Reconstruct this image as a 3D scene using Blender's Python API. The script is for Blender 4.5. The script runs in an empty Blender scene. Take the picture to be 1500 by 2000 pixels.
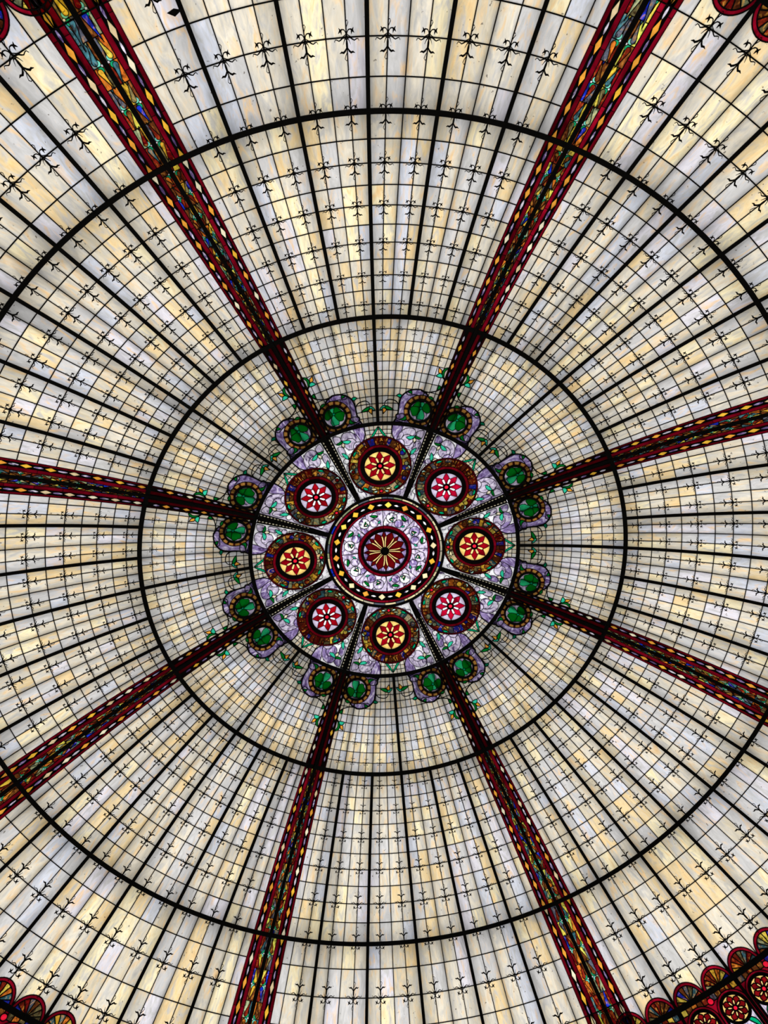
import bpy, math, random
from mathutils import Vector, Matrix
from mathutils.geometry import delaunay_2d_cdt

random.seed(11)
PI = math.pi
SC = bpy.context.scene
C = SC.collection

# ------------------------------------------------------------------ camera
Z0 = 1.6                       # eye height; the crown of the dome hangs 10 m above it
cam_d = bpy.data.cameras.new('camera')
cam = bpy.data.objects.new('camera', cam_d); C.objects.link(cam)
RT = Vector((0.9965192527, -0.0201826123, -0.0808828878))
DN = Vector((-0.0044210472, 0.9560895021, -0.2930414958))
FW = Vector((0.0832456228, 0.2923790794, 0.9526723677))
m = Matrix((( RT.x, -DN.x, -FW.x, -0.90295), (RT.y, -DN.y, -FW.y, -3.68942), (RT.z, -DN.z, -FW.z, Z0), (0, 0, 0, 1)))
cam.matrix_world = m
cam_d.sensor_fit = 'VERTICAL'; cam_d.sensor_height = 36.0; cam_d.sensor_width = 27.0
cam_d.lens = 1416.418 / 2000 * 36.0
cam_d.clip_start = 0.05; cam_d.clip_end = 200
SC.camera = cam

# ------------------------------------------------------------------ sky: bright overcast daylight over the dome
w = bpy.data.worlds.new('overcast_sky'); SC.world = w; w.use_nodes = True
wn = w.node_tree.nodes; wl = w.node_tree.links
bg = wn['Background']
tc = wn.new('ShaderNodeTexCoord'); sep = wn.new('ShaderNodeSeparateXYZ'); rp = wn.new('ShaderNodeValToRGB')
wl.new(tc.outputs['Generated'], sep.inputs[0]); wl.new(sep.outputs['Z'], rp.inputs[0])
rp.color_ramp.elements[0].position = 0.0; rp.color_ramp.elements[0].color = (0.90, 0.90, 0.915, 1)
rp.color_ramp.elements[1].position = 1.0; rp.color_ramp.elements[1].color = (1.0, 1.0, 1.0, 1)
wl.new(rp.outputs[0], bg.inputs[0]); bg.inputs[1].default_value = 1.70

vs = SC.view_settings
vs.view_transform = 'Standard'; vs.look = 'None'; vs.exposure = 0.0; vs.gamma = 1.0; vs.use_curve_mapping = False

SC.cycles.max_bounces = 3; SC.cycles.diffuse_bounces = 2

# ------------------------------------------------------------------ materials
def lin(c):
    return tuple(((x / 255) / 12.92 if x / 255 <= 0.04045 else ((x / 255 + 0.055) / 1.055) ** 2.4) for x in c) + (1.0,)

def base_mat(name):
    mt = bpy.data.materials.new(name); mt.use_nodes = True
    nt = mt.node_tree; nt.nodes.clear()
    return mt, nt, nt.nodes.new, nt.links.new

def glass(name, streak=(1.3, 11, 1.3), contrast=0.28, tint=None, tint_lo=0.56, tint_hi=0.74, tint_amt=0.5, dirt=0.0, dark=None, dark_amt=0.0, scale=1.0, tint2=None, t2=(0.5, 0.6)):
    mt, nt, N, L = base_mat(name)
    out = N('ShaderNodeOutputMaterial'); tr = N('ShaderNodeBsdfTranslucent')
    oi = N('ShaderNodeObjectInfo'); tc = N('ShaderNodeTexCoord')
    off = N('ShaderNodeVectorMath'); off.operation = 'MULTIPLY_ADD'
    mp = N('ShaderNodeMapping'); mp.inputs['Scale'].default_value = [s * scale for s in streak]
    cmb = N('ShaderNodeCombineXYZ')
    for i, k in enumerate((97.0, 53.0, 31.0)):
        ml = N('ShaderNodeMath'); ml.operation = 'MULTIPLY'; ml.inputs[1].default_value = k
        L(oi.outputs['Random'], ml.inputs[0]); L(ml.outputs[0], cmb.inputs[i])
    off.operation = 'ADD'
    L(tc.outputs['Object'], mp.inputs[0]); L(mp.outputs[0], off.inputs[0]); L(cmb.outputs[0], off.inputs[1])
    n1 = N('ShaderNodeTexNoise'); n1.inputs['Scale'].default_value = 1.6; n1.inputs['Detail'].default_value = 6; n1.inputs['Roughness'].default_value = 0.62; n1.inputs['Distortion'].default_value = 0.9
    L(off.outputs[0], n1.inputs['Vector'])
    mr = N('ShaderNodeMapRange'); mr.inputs['From Min'].default_value = 0.28; mr.inputs['From Max'].default_value = 0.72
    mr.inputs['To Min'].default_value = 1 - contrast; mr.inputs['To Max'].default_value = 1 + contrast
    L(n1.outputs['Fac'], mr.inputs['Value'])
    cur = oi.outputs['Color']
    def mix(a, b, fac, mode='MIX'):
        x = N('ShaderNodeMix'); x.data_type = 'RGBA'; x.blend_type = mode
        if hasattr(a, 'links'): L(a, x.inputs['A'])
        else: x.inputs['A'].default_value = a
        if hasattr(b, 'links'): L(b, x.inputs['B'])
        else: x.inputs['B'].default_value = b
        if hasattr(fac, 'links'): L(fac, x.inputs['Factor'])
        else: x.inputs['Factor'].default_value = fac
        return x.outputs['Result']
    def ramp(src, lo, hi, amt):
        r = N('ShaderNodeMapRange'); r.inputs['From Min'].default_value = lo; r.inputs['From Max'].default_value = hi
        r.inputs['To Max'].default_value = amt; L(src, r.inputs['Value']); return r.outputs[0]
    n2 = N('ShaderNodeTexNoise'); n2.inputs['Scale'].default_value = 1.1; n2.inputs['Detail'].default_value = 4; n2.inputs['Distortion'].default_value = 1.6
    o2 = N('ShaderNodeVectorMath'); o2.operation = 'ADD'; o2.inputs[1].default_value = (7.3, 3.1, 9.7)
    L(off.outputs[0], o2.inputs[0]); L(o2.outputs[0], n2.inputs['Vector'])
    if tint: cur = mix(cur, tint, ramp(n2.outputs['Fac'], tint_lo, tint_hi, tint_amt))
    if tint2: cur = mix(cur, tint2, ramp(n1.outputs['Fac'], t2[0], t2[1], 1.0))
    if dark: cur = mix(cur, dark, ramp(n2.outputs['Fac'], 0.50, 0.34, dark_amt))
    vm = N('ShaderNodeVectorMath'); vm.operation = 'SCALE'; L(cur, vm.inputs[0]); L(mr.outputs[0], vm.inputs['Scale'])
    cur = vm.outputs[0]
    if dirt:
        n3 = N('ShaderNodeTexNoise'); n3.inputs['Scale'].default_value = 22; n3.inputs['Detail'].default_value = 2
        o3 = N('ShaderNodeVectorMath'); o3.operation = 'ADD'; L(tc.outputs['Object'], o3.inputs[0]); L(cmb.outputs[0], o3.inputs[1]); L(o3.outputs[0], n3.inputs['Vector'])
        cur = mix(cur, (0.12, 0.10, 0.08, 1), ramp(n3.outputs['Fac'], 0.705, 0.76, dirt))
    L(cur, tr.inputs[0])
    L(tr.outputs[0], out.inputs[0])
    return mt

M = {}
M['opal'] = glass('opalescent_glass', streak=(2.6, 9, 2.6), contrast=0.17, tint=lin((224, 184, 124)), tint_lo=0.54, tint_hi=0.74, tint_amt=0.80, dirt=0.85, dark=lin((178, 176, 172)), dark_amt=0.8)
M['lilac'] = glass('lilac_streaky_glass', streak=(7, 13, 7), contrast=0.2, tint=lin((246, 238, 250)), tint_lo=0.52, tint_hi=0.66, tint_amt=0.6, dark=lin((74, 54, 96)), dark_amt=1.0)
M['plain'] = glass('cathedral_glass', streak=(6, 9, 6), contrast=0.26)
M['ruby'] = glass('ruby_glass', streak=(2.2, 3.5, 2.2), contrast=0.45, dark=lin((58, 0, 6)), dark_amt=0.7)
M['mosaic'] = glass('mottled_glass', streak=(9, 14, 9), contrast=0.55, tint=lin((230, 160, 60)), tint_lo=0.56, tint_hi=0.64, tint_amt=0.45, dark=lin((48, 16, 8)), dark_amt=0.85)

def solid(name, col, rough=0.6, metal=0.0, noise=0.0):
    mt, nt, N, L = base_mat(name)
    out = N('ShaderNodeOutputMaterial'); b = N('ShaderNodeBsdfPrincipled')
    b.inputs['Base Color'].default_value = col; b.inputs['Roughness'].default_value = rough; b.inputs['Metallic'].default_value = metal
    if noise:
        n = N('ShaderNodeTexNoise'); n.inputs['Scale'].default_value = 4; n.inputs['Detail'].default_value = 6
        r = N('ShaderNodeValToRGB'); r.color_ramp.elements[0].color = tuple(c * (1 - noise) for c in col[:3]) + (1,); r.color_ramp.elements[1].color = col
        tcx = N('ShaderNodeTexCoord'); L(tcx.outputs['Object'], n.inputs['Vector']); L(n.outputs['Fac'], r.inputs[0]); L(r.outputs[0], b.inputs['Base Color'])
    L(b.outputs[0], out.inputs[0]); return mt
M['steel'] = solid('black_painted_steel', (0.004, 0.004, 0.004, 1), 0.7)
M['lead'] = solid('dark_lead', (0.005, 0.005, 0.005, 1), 0.65)
M['plaster'] = solid('cream_plaster', (0.10, 0.09, 0.07, 1), 0.8, noise=0.2)
M['stone'] = solid('stone_floor', (0.06, 0.055, 0.05, 1), 0.5, noise=0.4)

# ------------------------------------------------------------------ dome geometry
ROW = [1.948, 2.039, 2.134, 2.234, 2.339, 2.448, 2.563, 2.683, 2.81, 2.942, 3.081, 3.226, 3.378, 3.537, 3.702, 3.872, 4.049, 4.232, 4.42, 4.613,
       4.81, 5.012, 5.222, 5.452, 5.717, 6.004, 6.301, 6.602, 6.901]            # rows -12 .. 16
R_MED = 0.868
RM = 6.901
def hpoly(r):
    s = (r / 7) ** 2
    return 10.05 - 2.83878322 * s - 0.05654475 * s * s - 0.40688636 * s ** 3 + 0.32614091 * s ** 4
def hh(r):
    if r <= RM: return hpoly(r) + Z0
    d = r - RM; return hpoly(RM) + Z0 - 0.79 * d - 0.16 * d * d
def slope(r): return (hh(r + 0.001) - hh(r - 0.001)) / 0.002
S_TAB = [0.0]; R_STEP = 0.01
for i in range(1, 1000):
    r0 = (i - 1) * R_STEP; r1 = i * R_STEP
    S_TAB.append(S_TAB[-1] + math.hypot(R_STEP, hh(r1) - hh(r0)))
def s_of_r(r):
    i = min(int(r / R_STEP), 998); f = r / R_STEP - i
    return S_TAB[i] * (1 - f) + S_TAB[i + 1] * f
def r_of_s(s):
    lo, hi = 0, 999
    while hi - lo > 1:
        md = (lo + hi) // 2
        if S_TAB[md] <= s: lo = md
        else: hi = md
    f = (s - S_TAB[lo]) / (S_TAB[hi] - S_TAB[lo]); return (lo + f) * R_STEP
s16 = s_of_r(RM)
for i in range(1, 5): ROW.append(r_of_s(s16 + 0.386 * i))                       # rows 17 .. 20
def rrow(v):
    i = v + 12; k = int(math.floor(i)); k = max(0, min(k, len(ROW) - 2)); return ROW[k] + (ROW[k + 1] - ROW[k]) * (i - k)
def pt(r, phi, n=0.0):
    """point of the dome surface at radius r and azimuth phi, n metres into the room"""
    sl = slope(max(r, 0.002)); q = math.hypot(1, sl)
    rr = r + n * sl / q
    return (rr * math.cos(phi), rr * math.sin(phi), hh(r) - n / q)
CELL = math.radians(1.875)
A0 = math.radians(-117)
def az(k): return A0 + math.radians(7.5) * k
HWF = 0.0455
def hw(r):
    if r >= 1.948: return HWF * r
    f = (r - R_MED) / (1.948 - R_MED); return 0.030 + (0.074 - 0.030) * max(0, f)

def xy(u, v): # planar map for the crown panels
    return lambda n=0.0: pt(math.hypot(u, v), math.atan2(v, u), n)
def map_xy(u, v, n=0.0): return pt(math.hypot(u, v), math.atan2(v, u), n)
def mirror(f): return lambda u, v, n=0.0: (lambda p: (p[0], -p[1], p[2]))(f(u, v, n))

# ------------------------------------------------------------------ object helpers
def link(o): C.objects.link(o); return o
def thing(name, label, cat, group, loc, rz=0.0, kind=None):
    o = bpy.data.objects.new(name, None); o.empty_display_size = 0.2; link(o)
    o.location = loc; o.rotation_euler = (0, 0, rz)
    if kind: o['kind'] = kind
    else:
        o['label'] = label; o['category'] = cat
        if group: o['group'] = group
    return o
INV = {}
def inv_of(par):
    k = par.name
    if k not in INV:
        INV[k] = (Matrix.Translation(par.location) @ Matrix.Rotation(par.rotation_euler.z, 4, 'Z')).inverted()
    return INV[k]
def put(name, mesh, par, rz=0.0, color=None, kind=None):
    o = bpy.data.objects.new(name, mesh); link(o)
    if par is not None:
        o.parent = par
        if par.type == 'EMPTY': o.matrix_parent_inverse = inv_of(par)
    o.rotation_euler = (0, 0, rz)
    if color: o.color = color
    if kind: o['kind'] = kind
    return o
def mk(name, vs, fs, mat):
    me = bpy.data.meshes.new(name); me.from_pydata(vs, [], fs); me.materials.append(M[mat]); me.update(); return me

class MB:
    def __init__(s): s.v = []; s.f = []
    def quad_strip(s, pts_list, close=False):
        """pts_list: list of cross-sections (each a list of 3d points, closed loop)"""
        n = len(pts_list[0]); b = len(s.v)
        for sec in pts_list: s.v += sec
        m_ = len(pts_list)
        for i in range(m_ - (0 if close else 1)):
            j = (i + 1) % m_
            for a in range(n):
                c = (a + 1) % n
                s.f.append((b + i * n + a, b + i * n + c, b + j * n + c, b + j * n + a))
        if not close:
            s.f.append(tuple(b + a for a in range(n))[::-1]); s.f.append(tuple(b + (m_ - 1) * n + a for a in range(n)))
    def build(s, name, mat): return mk(name, s.v, s.f, mat)

def ring_bar(mb, r, w_, nin, nout, phi0=0, phi1=2 * PI, seg=192, close=True):
    secs = []
    for i in range(seg if close else seg + 1):
        p = phi0 + (phi1 - phi0) * i / seg
        secs.append([pt(r - w_ / 2, p, nin), pt(r + w_ / 2, p, nin), pt(r + w_ / 2, p, -nout), pt(r - w_ / 2, p, -nout)])
    mb.quad_strip(secs, close)
def rad_bar(mb, rs, w_, nin, nout, phi=0.0):
    secs = []
    for r in rs:
        ww = w_(r) if callable(w_) else w_
        d = ww / 2 / r
        secs.append([pt(r, phi - d, nin), pt(r, phi + d, nin), pt(r, phi + d, -nout), pt(r, phi - d, -nout)])
    mb.quad_strip(secs)

def tray(name, loops3, tris, mat):
    """glass piece: front faces and the thickness around its rim (open behind, in the came)"""

# ---- planar arrangement: overlapping outlines become separate pieces of glass and the lead between them
def arrange(polys, mn=2e-5):
    """polys: list of (points, key); later ones lie on top. -> pieces [(key, poly index, tris, rim edges)], came edges, verts"""
    vs_, fs_ = [], []
    for pts, key in polys:
        if sum(pts[i][0] * pts[(i + 1) % len(pts)][1] - pts[(i + 1) % len(pts)][0] * pts[i][1] for i in range(len(pts))) < 0: pts = pts[::-1]
        b = len(vs_); vs_ += [Vector((p[0], p[1])) for p in pts]; fs_.append(list(range(b, b + len(pts))))
    V, Ed, F, ov, oe, of = delaunay_2d_cdt(vs_, [], fs_, 0, 1e-6)
    lab = [max(o) if o else -1 for o in of]
    e2f = {}
    for fi, f in enumerate(F):
        for a in range(3):
            e = (f[a], f[(a + 1) % 3]); e2f.setdefault((min(e), max(e)), []).append((fi, e))
    def area(f):
        a, b, c = (V[i] for i in f); return abs((b - a).x * (c - a).y - (b - a).y * (c - a).x) / 2
    seen = [False] * len(F); pieces = []
    for i in range(len(F)):
        if seen[i] or lab[i] < 0: continue
        st = [i]; seen[i] = True; comp = []
        while st:
            x = st.pop(); comp.append(x); f = F[x]
            for a in range(3):
                e = (f[a], f[(a + 1) % 3]); e = (min(e), max(e))
                for y, _ in e2f[e]:
                    if not seen[y] and lab[y] == lab[i]: seen[y] = True; st.append(y)
        ar = sum(area(F[x]) for x in comp)
        cs = set(comp); rim = []
        for x in comp:
            f = F[x]
            for a in range(3):
                e = (f[a], f[(a + 1) % 3]); o = e2f[(min(e), max(e))]
                if not any(y in cs and y != x for y, _ in o): rim.append(e)
        if ar > mn: pieces.append((polys[lab[i]][1], lab[i], [F[x] for x in comp], rim, ar))
    came = []
    for e, o in e2f.items():
        ls = [lab[y] for y, _ in o]
        if len(ls) == 2 and ls[0] != ls[1]: came.append((e, tuple(polys[l][1] if l >= 0 else None for l in ls)))
        elif len(ls) == 1 and ls[0] >= 0: came.append((e, (polys[ls[0]][1], None)))
    return V, pieces, came

def piece_mesh(name, V, tris, rim, fmap, mat, nf=0.0, th=0.005, flip=False):
    idx = {}; vs_ = []; fs_ = []
    def g(i):
        if i not in idx: idx[i] = len(vs_); vs_.append(fmap(V[i].x, V[i].y, nf))
        return idx[i]
    for t in tris: fs_.append(tuple(g(i) for i in t))
    rb = {}
    for a, b in rim:
        for i in (a, b):
            if i not in rb: rb[i] = len(vs_); vs_.append(fmap(V[i].x, V[i].y, nf - th))
        fs_.append((g(b), g(a), rb[a], rb[b]))
    return mk(name, vs_, fs_, mat)
def came_mesh(name, V, edges, fmap, w_=0.012, nin=0.006, nout=0.008, mat='lead'):
    mb = MB()
    for (a, b), keys in edges:
        ww = w_(keys) if callable(w_) else w_
        if ww <= 0: continue
        A, B = V[a], V[b]; d = B - A; L_ = d.length
        if L_ < 1e-5: continue
        d = d / L_; n = Vector((-d.y, d.x)) * ww / 2; A2 = A - d * ww * 0.3; B2 = B + d * ww * 0.3
        b0 = len(mb.v)
        for q in (A2 - n, A2 + n, B2 + n, B2 - n): mb.v.append(fmap(q.x, q.y, nin))
        for q in (A2 - n, A2 + n, B2 + n, B2 - n): mb.v.append(fmap(q.x, q.y, -nout))
        mb.f += [(b0, b0 + 1, b0 + 2, b0 + 3), (b0 + 1, b0 + 5, b0 + 6, b0 + 2), (b0 + 3, b0 + 7, b0 + 4, b0)]
    return mb.build(name, mat)

def stroke(mb, pts, w0, w1=None, fmap=map_xy, nin=0.008, nout=0.002, closed=False):
    """flat iron or lead line of varying width along 2d points"""
    P = [Vector(p) for p in pts]; n = len(P); secs = []
    for i, p in enumerate(P):
        a = P[i - 1] if (i or closed) else P[i]; b = P[(i + 1) % n] if (i < n - 1 or closed) else P[i]
        d = (b - a); d = d / max(d.length, 1e-9); nn = Vector((-d.y, d.x))
        if callable(w0): ww = w0(i / (n - 1))
        else: ww = w0 + ((w1 if w1 is not None else w0) - w0) * i / (n - 1)
        q0 = p - nn * ww / 2; q1 = p + nn * ww / 2
        secs.append([fmap(q0.x, q0.y, nin), fmap(q1.x, q1.y, nin), fmap(q1.x, q1.y, -nout), fmap(q0.x, q0.y, -nout)])
    mb.quad_strip(secs, closed)

def circ(cx, cy, r, n=28, a0=0.0): return [(cx + r * math.cos(a0 + 2 * PI * i / n), cy + r * math.sin(a0 + 2 * PI * i / n)) for i in range(n)]
def wedge(cx, cy, r0, r1, a0, a1, n=4):
    return [(cx + r1 * math.cos(a0 + (a1 - a0) * i / n), cy + r1 * math.sin(a0 + (a1 - a0) * i / n)) for i in range(n + 1)] + \
           [(cx + r0 * math.cos(a1 + (a0 - a1) * i / n), cy + r0 * math.sin(a1 + (a0 - a1) * i / n)) for i in range(n + 1)]
def spl(P, closed=True, k=4):
    out = []; n = len(P)
    rng = range(n) if closed else range(n - 1)
    for i in rng:
        p0 = P[(i - 1) % n] if closed or i else P[0]; p1 = P[i]; p2 = P[(i + 1) % n]; p3 = P[(i + 2) % n] if closed or i < n - 2 else P[-1]
        for j in range(k):
            t = j / k
            out.append(tuple(0.5 * (2 * p1[c] + (p2[c] - p0[c]) * t + (2 * p0[c] - 5 * p1[c] + 4 * p2[c] - p3[c]) * t * t + (3 * p1[c] - p0[c] - 3 * p2[c] + p3[c]) * t ** 3) for c in (0, 1)))
    if not closed: out.append(tuple(P[-1]))
    return out
def leaf(a, b, s1, s2, n=6):
    """leaf from a to b with side bulges s1 and s2 (fractions of length)"""
    ax, ay = a; dx, dy = b[0] - a[0], b[1] - a[1]; o = []
    for i in range(n + 1):
        t = i / n; q = 4 * t * (1 - t); o.append((ax + dx * t - dy * s1 * q, ay + dy * t + dx * s1 * q))
    for i in range(n - 1, 0, -1):
        t = i / n; q = 4 * t * (1 - t); o.append((ax + dx * t - dy * s2 * q, ay + dy * t + dx * s2 * q))
    return o

# colours of the glass as it looks against the sky
COL = dict(cream=(216, 207, 188), grey=(200, 198, 196), blue=(203, 206, 215), amber=(226, 202, 156), yellow=(238, 224, 184), lilacgrey=(216, 212, 218), tan=(203, 192, 168),
           green=(0, 122, 40), dkgreen=(0, 100, 22), turq=(52, 208, 165), jade=(0, 165, 110), bud=(240, 165, 60), budcream=(250, 240, 205), purple=(150, 130, 182), lilac=(206, 194, 218),
           tile=(186, 132, 62), maroon=(120, 12, 16), ruby=(138, 8, 32), rubydk=(96, 4, 18), petal=(182, 8, 26), petal2=(214, 12, 56), petal3=(118, 10, 14), rosecream=(255, 212, 120), rosebar=(255, 218, 140),
           white=(255, 255, 255), gold=(246, 190, 60), bead=(226, 218, 232), jewel=(245, 30, 60), bluemos=(20, 50, 190), brown=(116, 62, 28), orange=(226, 120, 40), teal=(60, 110, 120), olive=(120, 110, 70),
           lemon=(255, 226, 90), slate=(92, 98, 112), redbrown=(140, 40, 22), creamtile=(250, 232, 180), sage=(150, 160, 120))
def col(k, j=0.0, rnd=random, gain=0.86):
    c = lin(COL[k]); f = gain * (1 + rnd.uniform(-j, j)); return (min(c[0] * f, 0.98), min(c[1] * f, 0.98), min(c[2] * f, 0.98), 1)
MOS = ['brown', 'redbrown', 'orange', 'bluemos', 'teal', 'olive', 'lemon', 'slate', 'brown', 'redbrown', 'gold', 'sage', 'brown', 'maroon']
def pick_cream(rnd, warm=1.0):
    x = rnd.random()
    k = 'cream' if x < 0.40 else 'grey' if x < 0.58 else 'blue' if x < 0.66 else 'amber' if x < 0.66 + 0.11 * warm else 'yellow' if x < 0.66 + 0.2 * warm else 'tan' if x < 0.93 else 'lilacgrey'
    return col(k, 0.07, rnd)

# visibility: panels far outside the frame are built in simplified form
def project(p):
    d = Vector(p) - Vector((-0.90295, -3.68942, Z0)); z = d.dot(FW)
    return 750 + 1416.4 * d.dot(RT) / z, 1000 + 1416.4 * d.dot(DN) / z
def in_view(pts, mg=260):
    P = [project(p) for p in pts]
    return max(p[0] for p in P) > -mg and min(p[0] for p in P) < 1500 + mg and max(p[1] for p in P) > -mg and min(p[1] for p in P) < 2000 + mg

RIBN = ['upper left', 'upper right', 'right upper', 'right lower', 'lower right', 'lower left', 'left lower', 'left upper']
SECN = ['top', 'upper right', 'right', 'lower right', 'bottom', 'lower left', 'left', 'upper left']
ORD = ['first', 'second', 'third', 'fourth', 'fifth', 'sixth']

# ================================================================== 1. the steel frame of the dome
ceiling = thing('ceiling', '', '', None, (0, 0, hh(0) - 0.3), kind='structure')
for r, w_, ni, no in ((0.868, 0.040, 0.014, 0.08), (1.948, 0.054, 0.014, 0.22), (3.378, 0.056, 0.014, 0.28), (5.452, 0.047, 0.014, 0.30), (6.901, 0.055, 0.016, 0.20)):
    mb = MB(); ring_bar(mb, r, w_, ni, no); put('ring_bar', mb.build('ring_bar', 'steel'), ceiling)
def rs_between(a, b, n): return [a + (b - a) * i / n for i in range(n + 1)]
mb = MB()
def ribw(r): return 0.050 if r < 0.95 else (0.044 if r < 3.378 else 0.040 + 0.004 * (r - 3.4))
rad_bar(mb, rs_between(0.89, 8.1, 48), ribw, 0.018, 0.18); rib_me = mb.build('rib_bar', 'steel')
for k in range(8): put('rib_bar', rib_me, ceiling, az(6 * k))
mb = MB(); rad_bar(mb, rs_between(1.97, 3.36, 12), 0.044, 0.012, 0.14); g2 = mb.build('glazing_bar', 'steel')
mb = MB(); rad_bar(mb, rs_between(3.40, 8.1, 34), 0.043, 0.012, 0.12); g3 = mb.build('glazing_bar', 'steel')
for k in range(48):
    if k % 6 == 3: put('glazing_bar', g2, ceiling, az(k))
    if k % 6: put('glazing_bar', g3, ceiling, az(k))
# braces and an added shade ring above the glass, shading it softly
mb = MB(); rad_bar(mb, rs_between(1.0, 8.0, 40), lambda r: 0.13 if r < 2 else max(0.05, 0.16 - 0.03 * (r - 2)), -0.16, 0.30); sp = mb.build('brace_bar', 'steel')  # unseen braces behind the ribs, width shaped to dim the rib mosaic
for k in range(8): put('brace_bar', sp, ceiling, az(6 * k))
mb = MB(); rad_bar(mb, rs_between(3.40, 6.9, 24), 0.021, -0.012, 0.050); sb3 = mb.build('brace_bar', 'steel')
mb = MB(); rad_bar(mb, rs_between(1.97, 3.36, 10), 0.022, -0.012, 0.045); sb2 = mb.build('brace_bar', 'steel')
mb = MB(); ring_bar(mb, 2.30, 0.26, -0.34, 0.38); put('shade_ring', mb.build('shade_ring', 'steel'), ceiling)  # unseen plate added above the glass to dim the inner tier
rb = random.Random(5)
for k in range(48):
    for h_ in (1, 2, 3):
        if h_ == 2 and rb.random() < 0.55 or h_ != 2 and rb.random() < 0.10: put('brace_bar', sb3, ceiling, az(k) + CELL * h_)
    if k % 6 in (1, 2, 4, 5): put('brace_bar', sb2, ceiling, az(k) + CELL * rb.choice((-1, 0, 0, 0)))

# ================================================================== 2. iron fleurons on the crossings
def fleuron(name, rc, u, big=True):
    sc = s_of_r(rc)
    def fm(a, b, n=0.0):                                    # a: outward along the meridian, b: sideways (metres)
        r = r_of_s(sc + a); return pt(r, b / r, n)
    mb = MB(); st = lambda P, w0, w1=None: stroke(mb, [(x * u, y * u) for x, y in P], w0 * u if not callable(w0) else (lambda t: w0(t) * u), None if w1 is None else w1 * u, fm, 0.012, -0.004)
    k = 1.2 if big else (1.0 if rc > 3.4 else 0.8)
    st([(-0.11, 0), (0, 0.10), (0.11, 0), (0, -0.10), (-0.11, 0)], 0.035 * k)
    st([(-0.10, 0), (0.10, 0)], 0.03)
    for s in (-1, 1):
        st([(0.0, 0.09 * s), (-0.02, 0.20 * s), (-0.10, 0.30 * s), (-0.14, 0.38 * s), (-0.08, 0.49 * s), (-0.07, 0.56 * s), (-0.17, 0.61 * s)], 0.055 * k, 0.022)
        st([(-0.05, 0.07 * s), (-0.14, 0.12 * s), (-0.31, 0.18 * s)], 0.05, 0.012)
        st([(-0.02, 0.28 * s), (0.03, 0.17 * s), (0.13, 0.04 * s)], 0.06 * k, 0.03)
        st([(0.10, 0.02 * s), (0.24, 0.04 * s), (0.34, 0.11 * s), (0.36, 0.20 * s), (0.30, 0.29 * s)], 0.035, 0.045 * k)
        st([(0.43, 0.36 * s), (0.33, 0.31 * s), (0.26, 0.26 * s), (0.13, 0.24 * s)], lambda t: 0.012 + 0.06 * math.sin(PI * t) * k)
        st([(0.19, 0.39 * s), (0.27, 0.33 * s), (0.38, 0.24 * s)], lambda t: 0.012 + 0.05 * math.sin(PI * t) * k)
        st([(-0.46, 0.02 * s), (-0.60, 0.10 * s), (-0.68, 0.19 * s), (-0.65, 0.28 * s), (-0.70, 0.38 * s)], lambda t: (0.035 + 0.045 * math.sin(PI * t)) * k * (1 if t < 0.95 else 0.3))
    st([(-0.08, 0), (-0.25, 0), (-0.45, 0), (-0.62, 0)], lambda t: (0.04 + 0.05 * math.sin(PI * t)) * k)
    if big:
        st([(-0.66, 0.0), (-0.80, -0.08), (-0.96, -0.13), (-1.04, -0.07), (-1.00, 0.0)], 0.028)
        st([(0.42, 0.0), (0.55, 0.06), (0.66, 0.11), (0.75, 0.07), (0.72, 0.0)], 0.028)
    else:
        st([(-0.62, 0.0), (-0.78, -0.05), (-0.88, 0.0)], 0.045); st([(0.42, 0.0), (0.52, 0.05), (0.62, 0.0)], 0.045)
    return mb.build(name, 'steel')
FL = {v: fleuron('fleuron', rrow(v), CELL * rrow(v) * (0.98 if v > 0 else 0.84), v > 4) for v in (-3, -1, 1, 3, 5, 7, 9, 11, 13, 15)}

# ================================================================== 3. leaded panels of the middle and outer tier
def quad_pane(v0, v1, p0, p1, th=0.005):
    r0, r1 = rrow(v0), rrow(v1)
    f = [pt(r0, p0), pt(r1, p0), pt(r1, p1), pt(r0, p1)]; b = [pt(r0, p0, -th), pt(r1, p0, -th), pt(r1, p1, -th), pt(r0, p1, -th)]
    return mk('pane', f + b, [(0, 3, 2, 1), (0, 1, 5, 4), (1, 2, 6, 5), (2, 3, 7, 6), (3, 0, 4, 7)], 'opal')
PART = HWF / CELL                      # half rib in cells
PM = {}
def pane_mesh(v, kind):
    if (v, kind) not in PM:
        if kind == 'full': PM[v, kind] = quad_pane(v, v + 1, 0, CELL)
        elif kind == 'lo': PM[v, kind] = quad_pane(v, v + 1, (PART - 1) * CELL, CELL)     # beside a rib, clockwise side
        else: PM[v, kind] = quad_pane(v, v + 1, 0, (2 - PART) * CELL)
    return PM[v, kind]
def came_grid(v0, v1, cols, clo, chi, wr=0.0095, wc=0.0105):
    mb = MB()
    for v in range(v0 + 1, v1):
        ring_bar(mb, rrow(v), wr, 0.006, 0.008, clo * CELL, chi * CELL, 4, False)
    for c in cols:
        rad_bar(mb, [rrow(v) for v in range(v0, v1 + 1)], wc, 0.006, 0.008, c * CELL)
    return mb.build('lead_came', 'lead')
GR = {}
def grid_for(v0, v1, pos):
    k = (v0, v1, pos)
    if k not in GR:
        lo, hi = (PART, 4) if pos == 'first' else (0, 4 - PART) if pos == 'last' else (0, 4)
        cols = [2, 3] if pos == 'first' else [1, 2] if pos == 'last' else [1, 2, 3]
        GR[k] = came_grid(v0, v1, cols, lo, hi)
    return GR[k]
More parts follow.
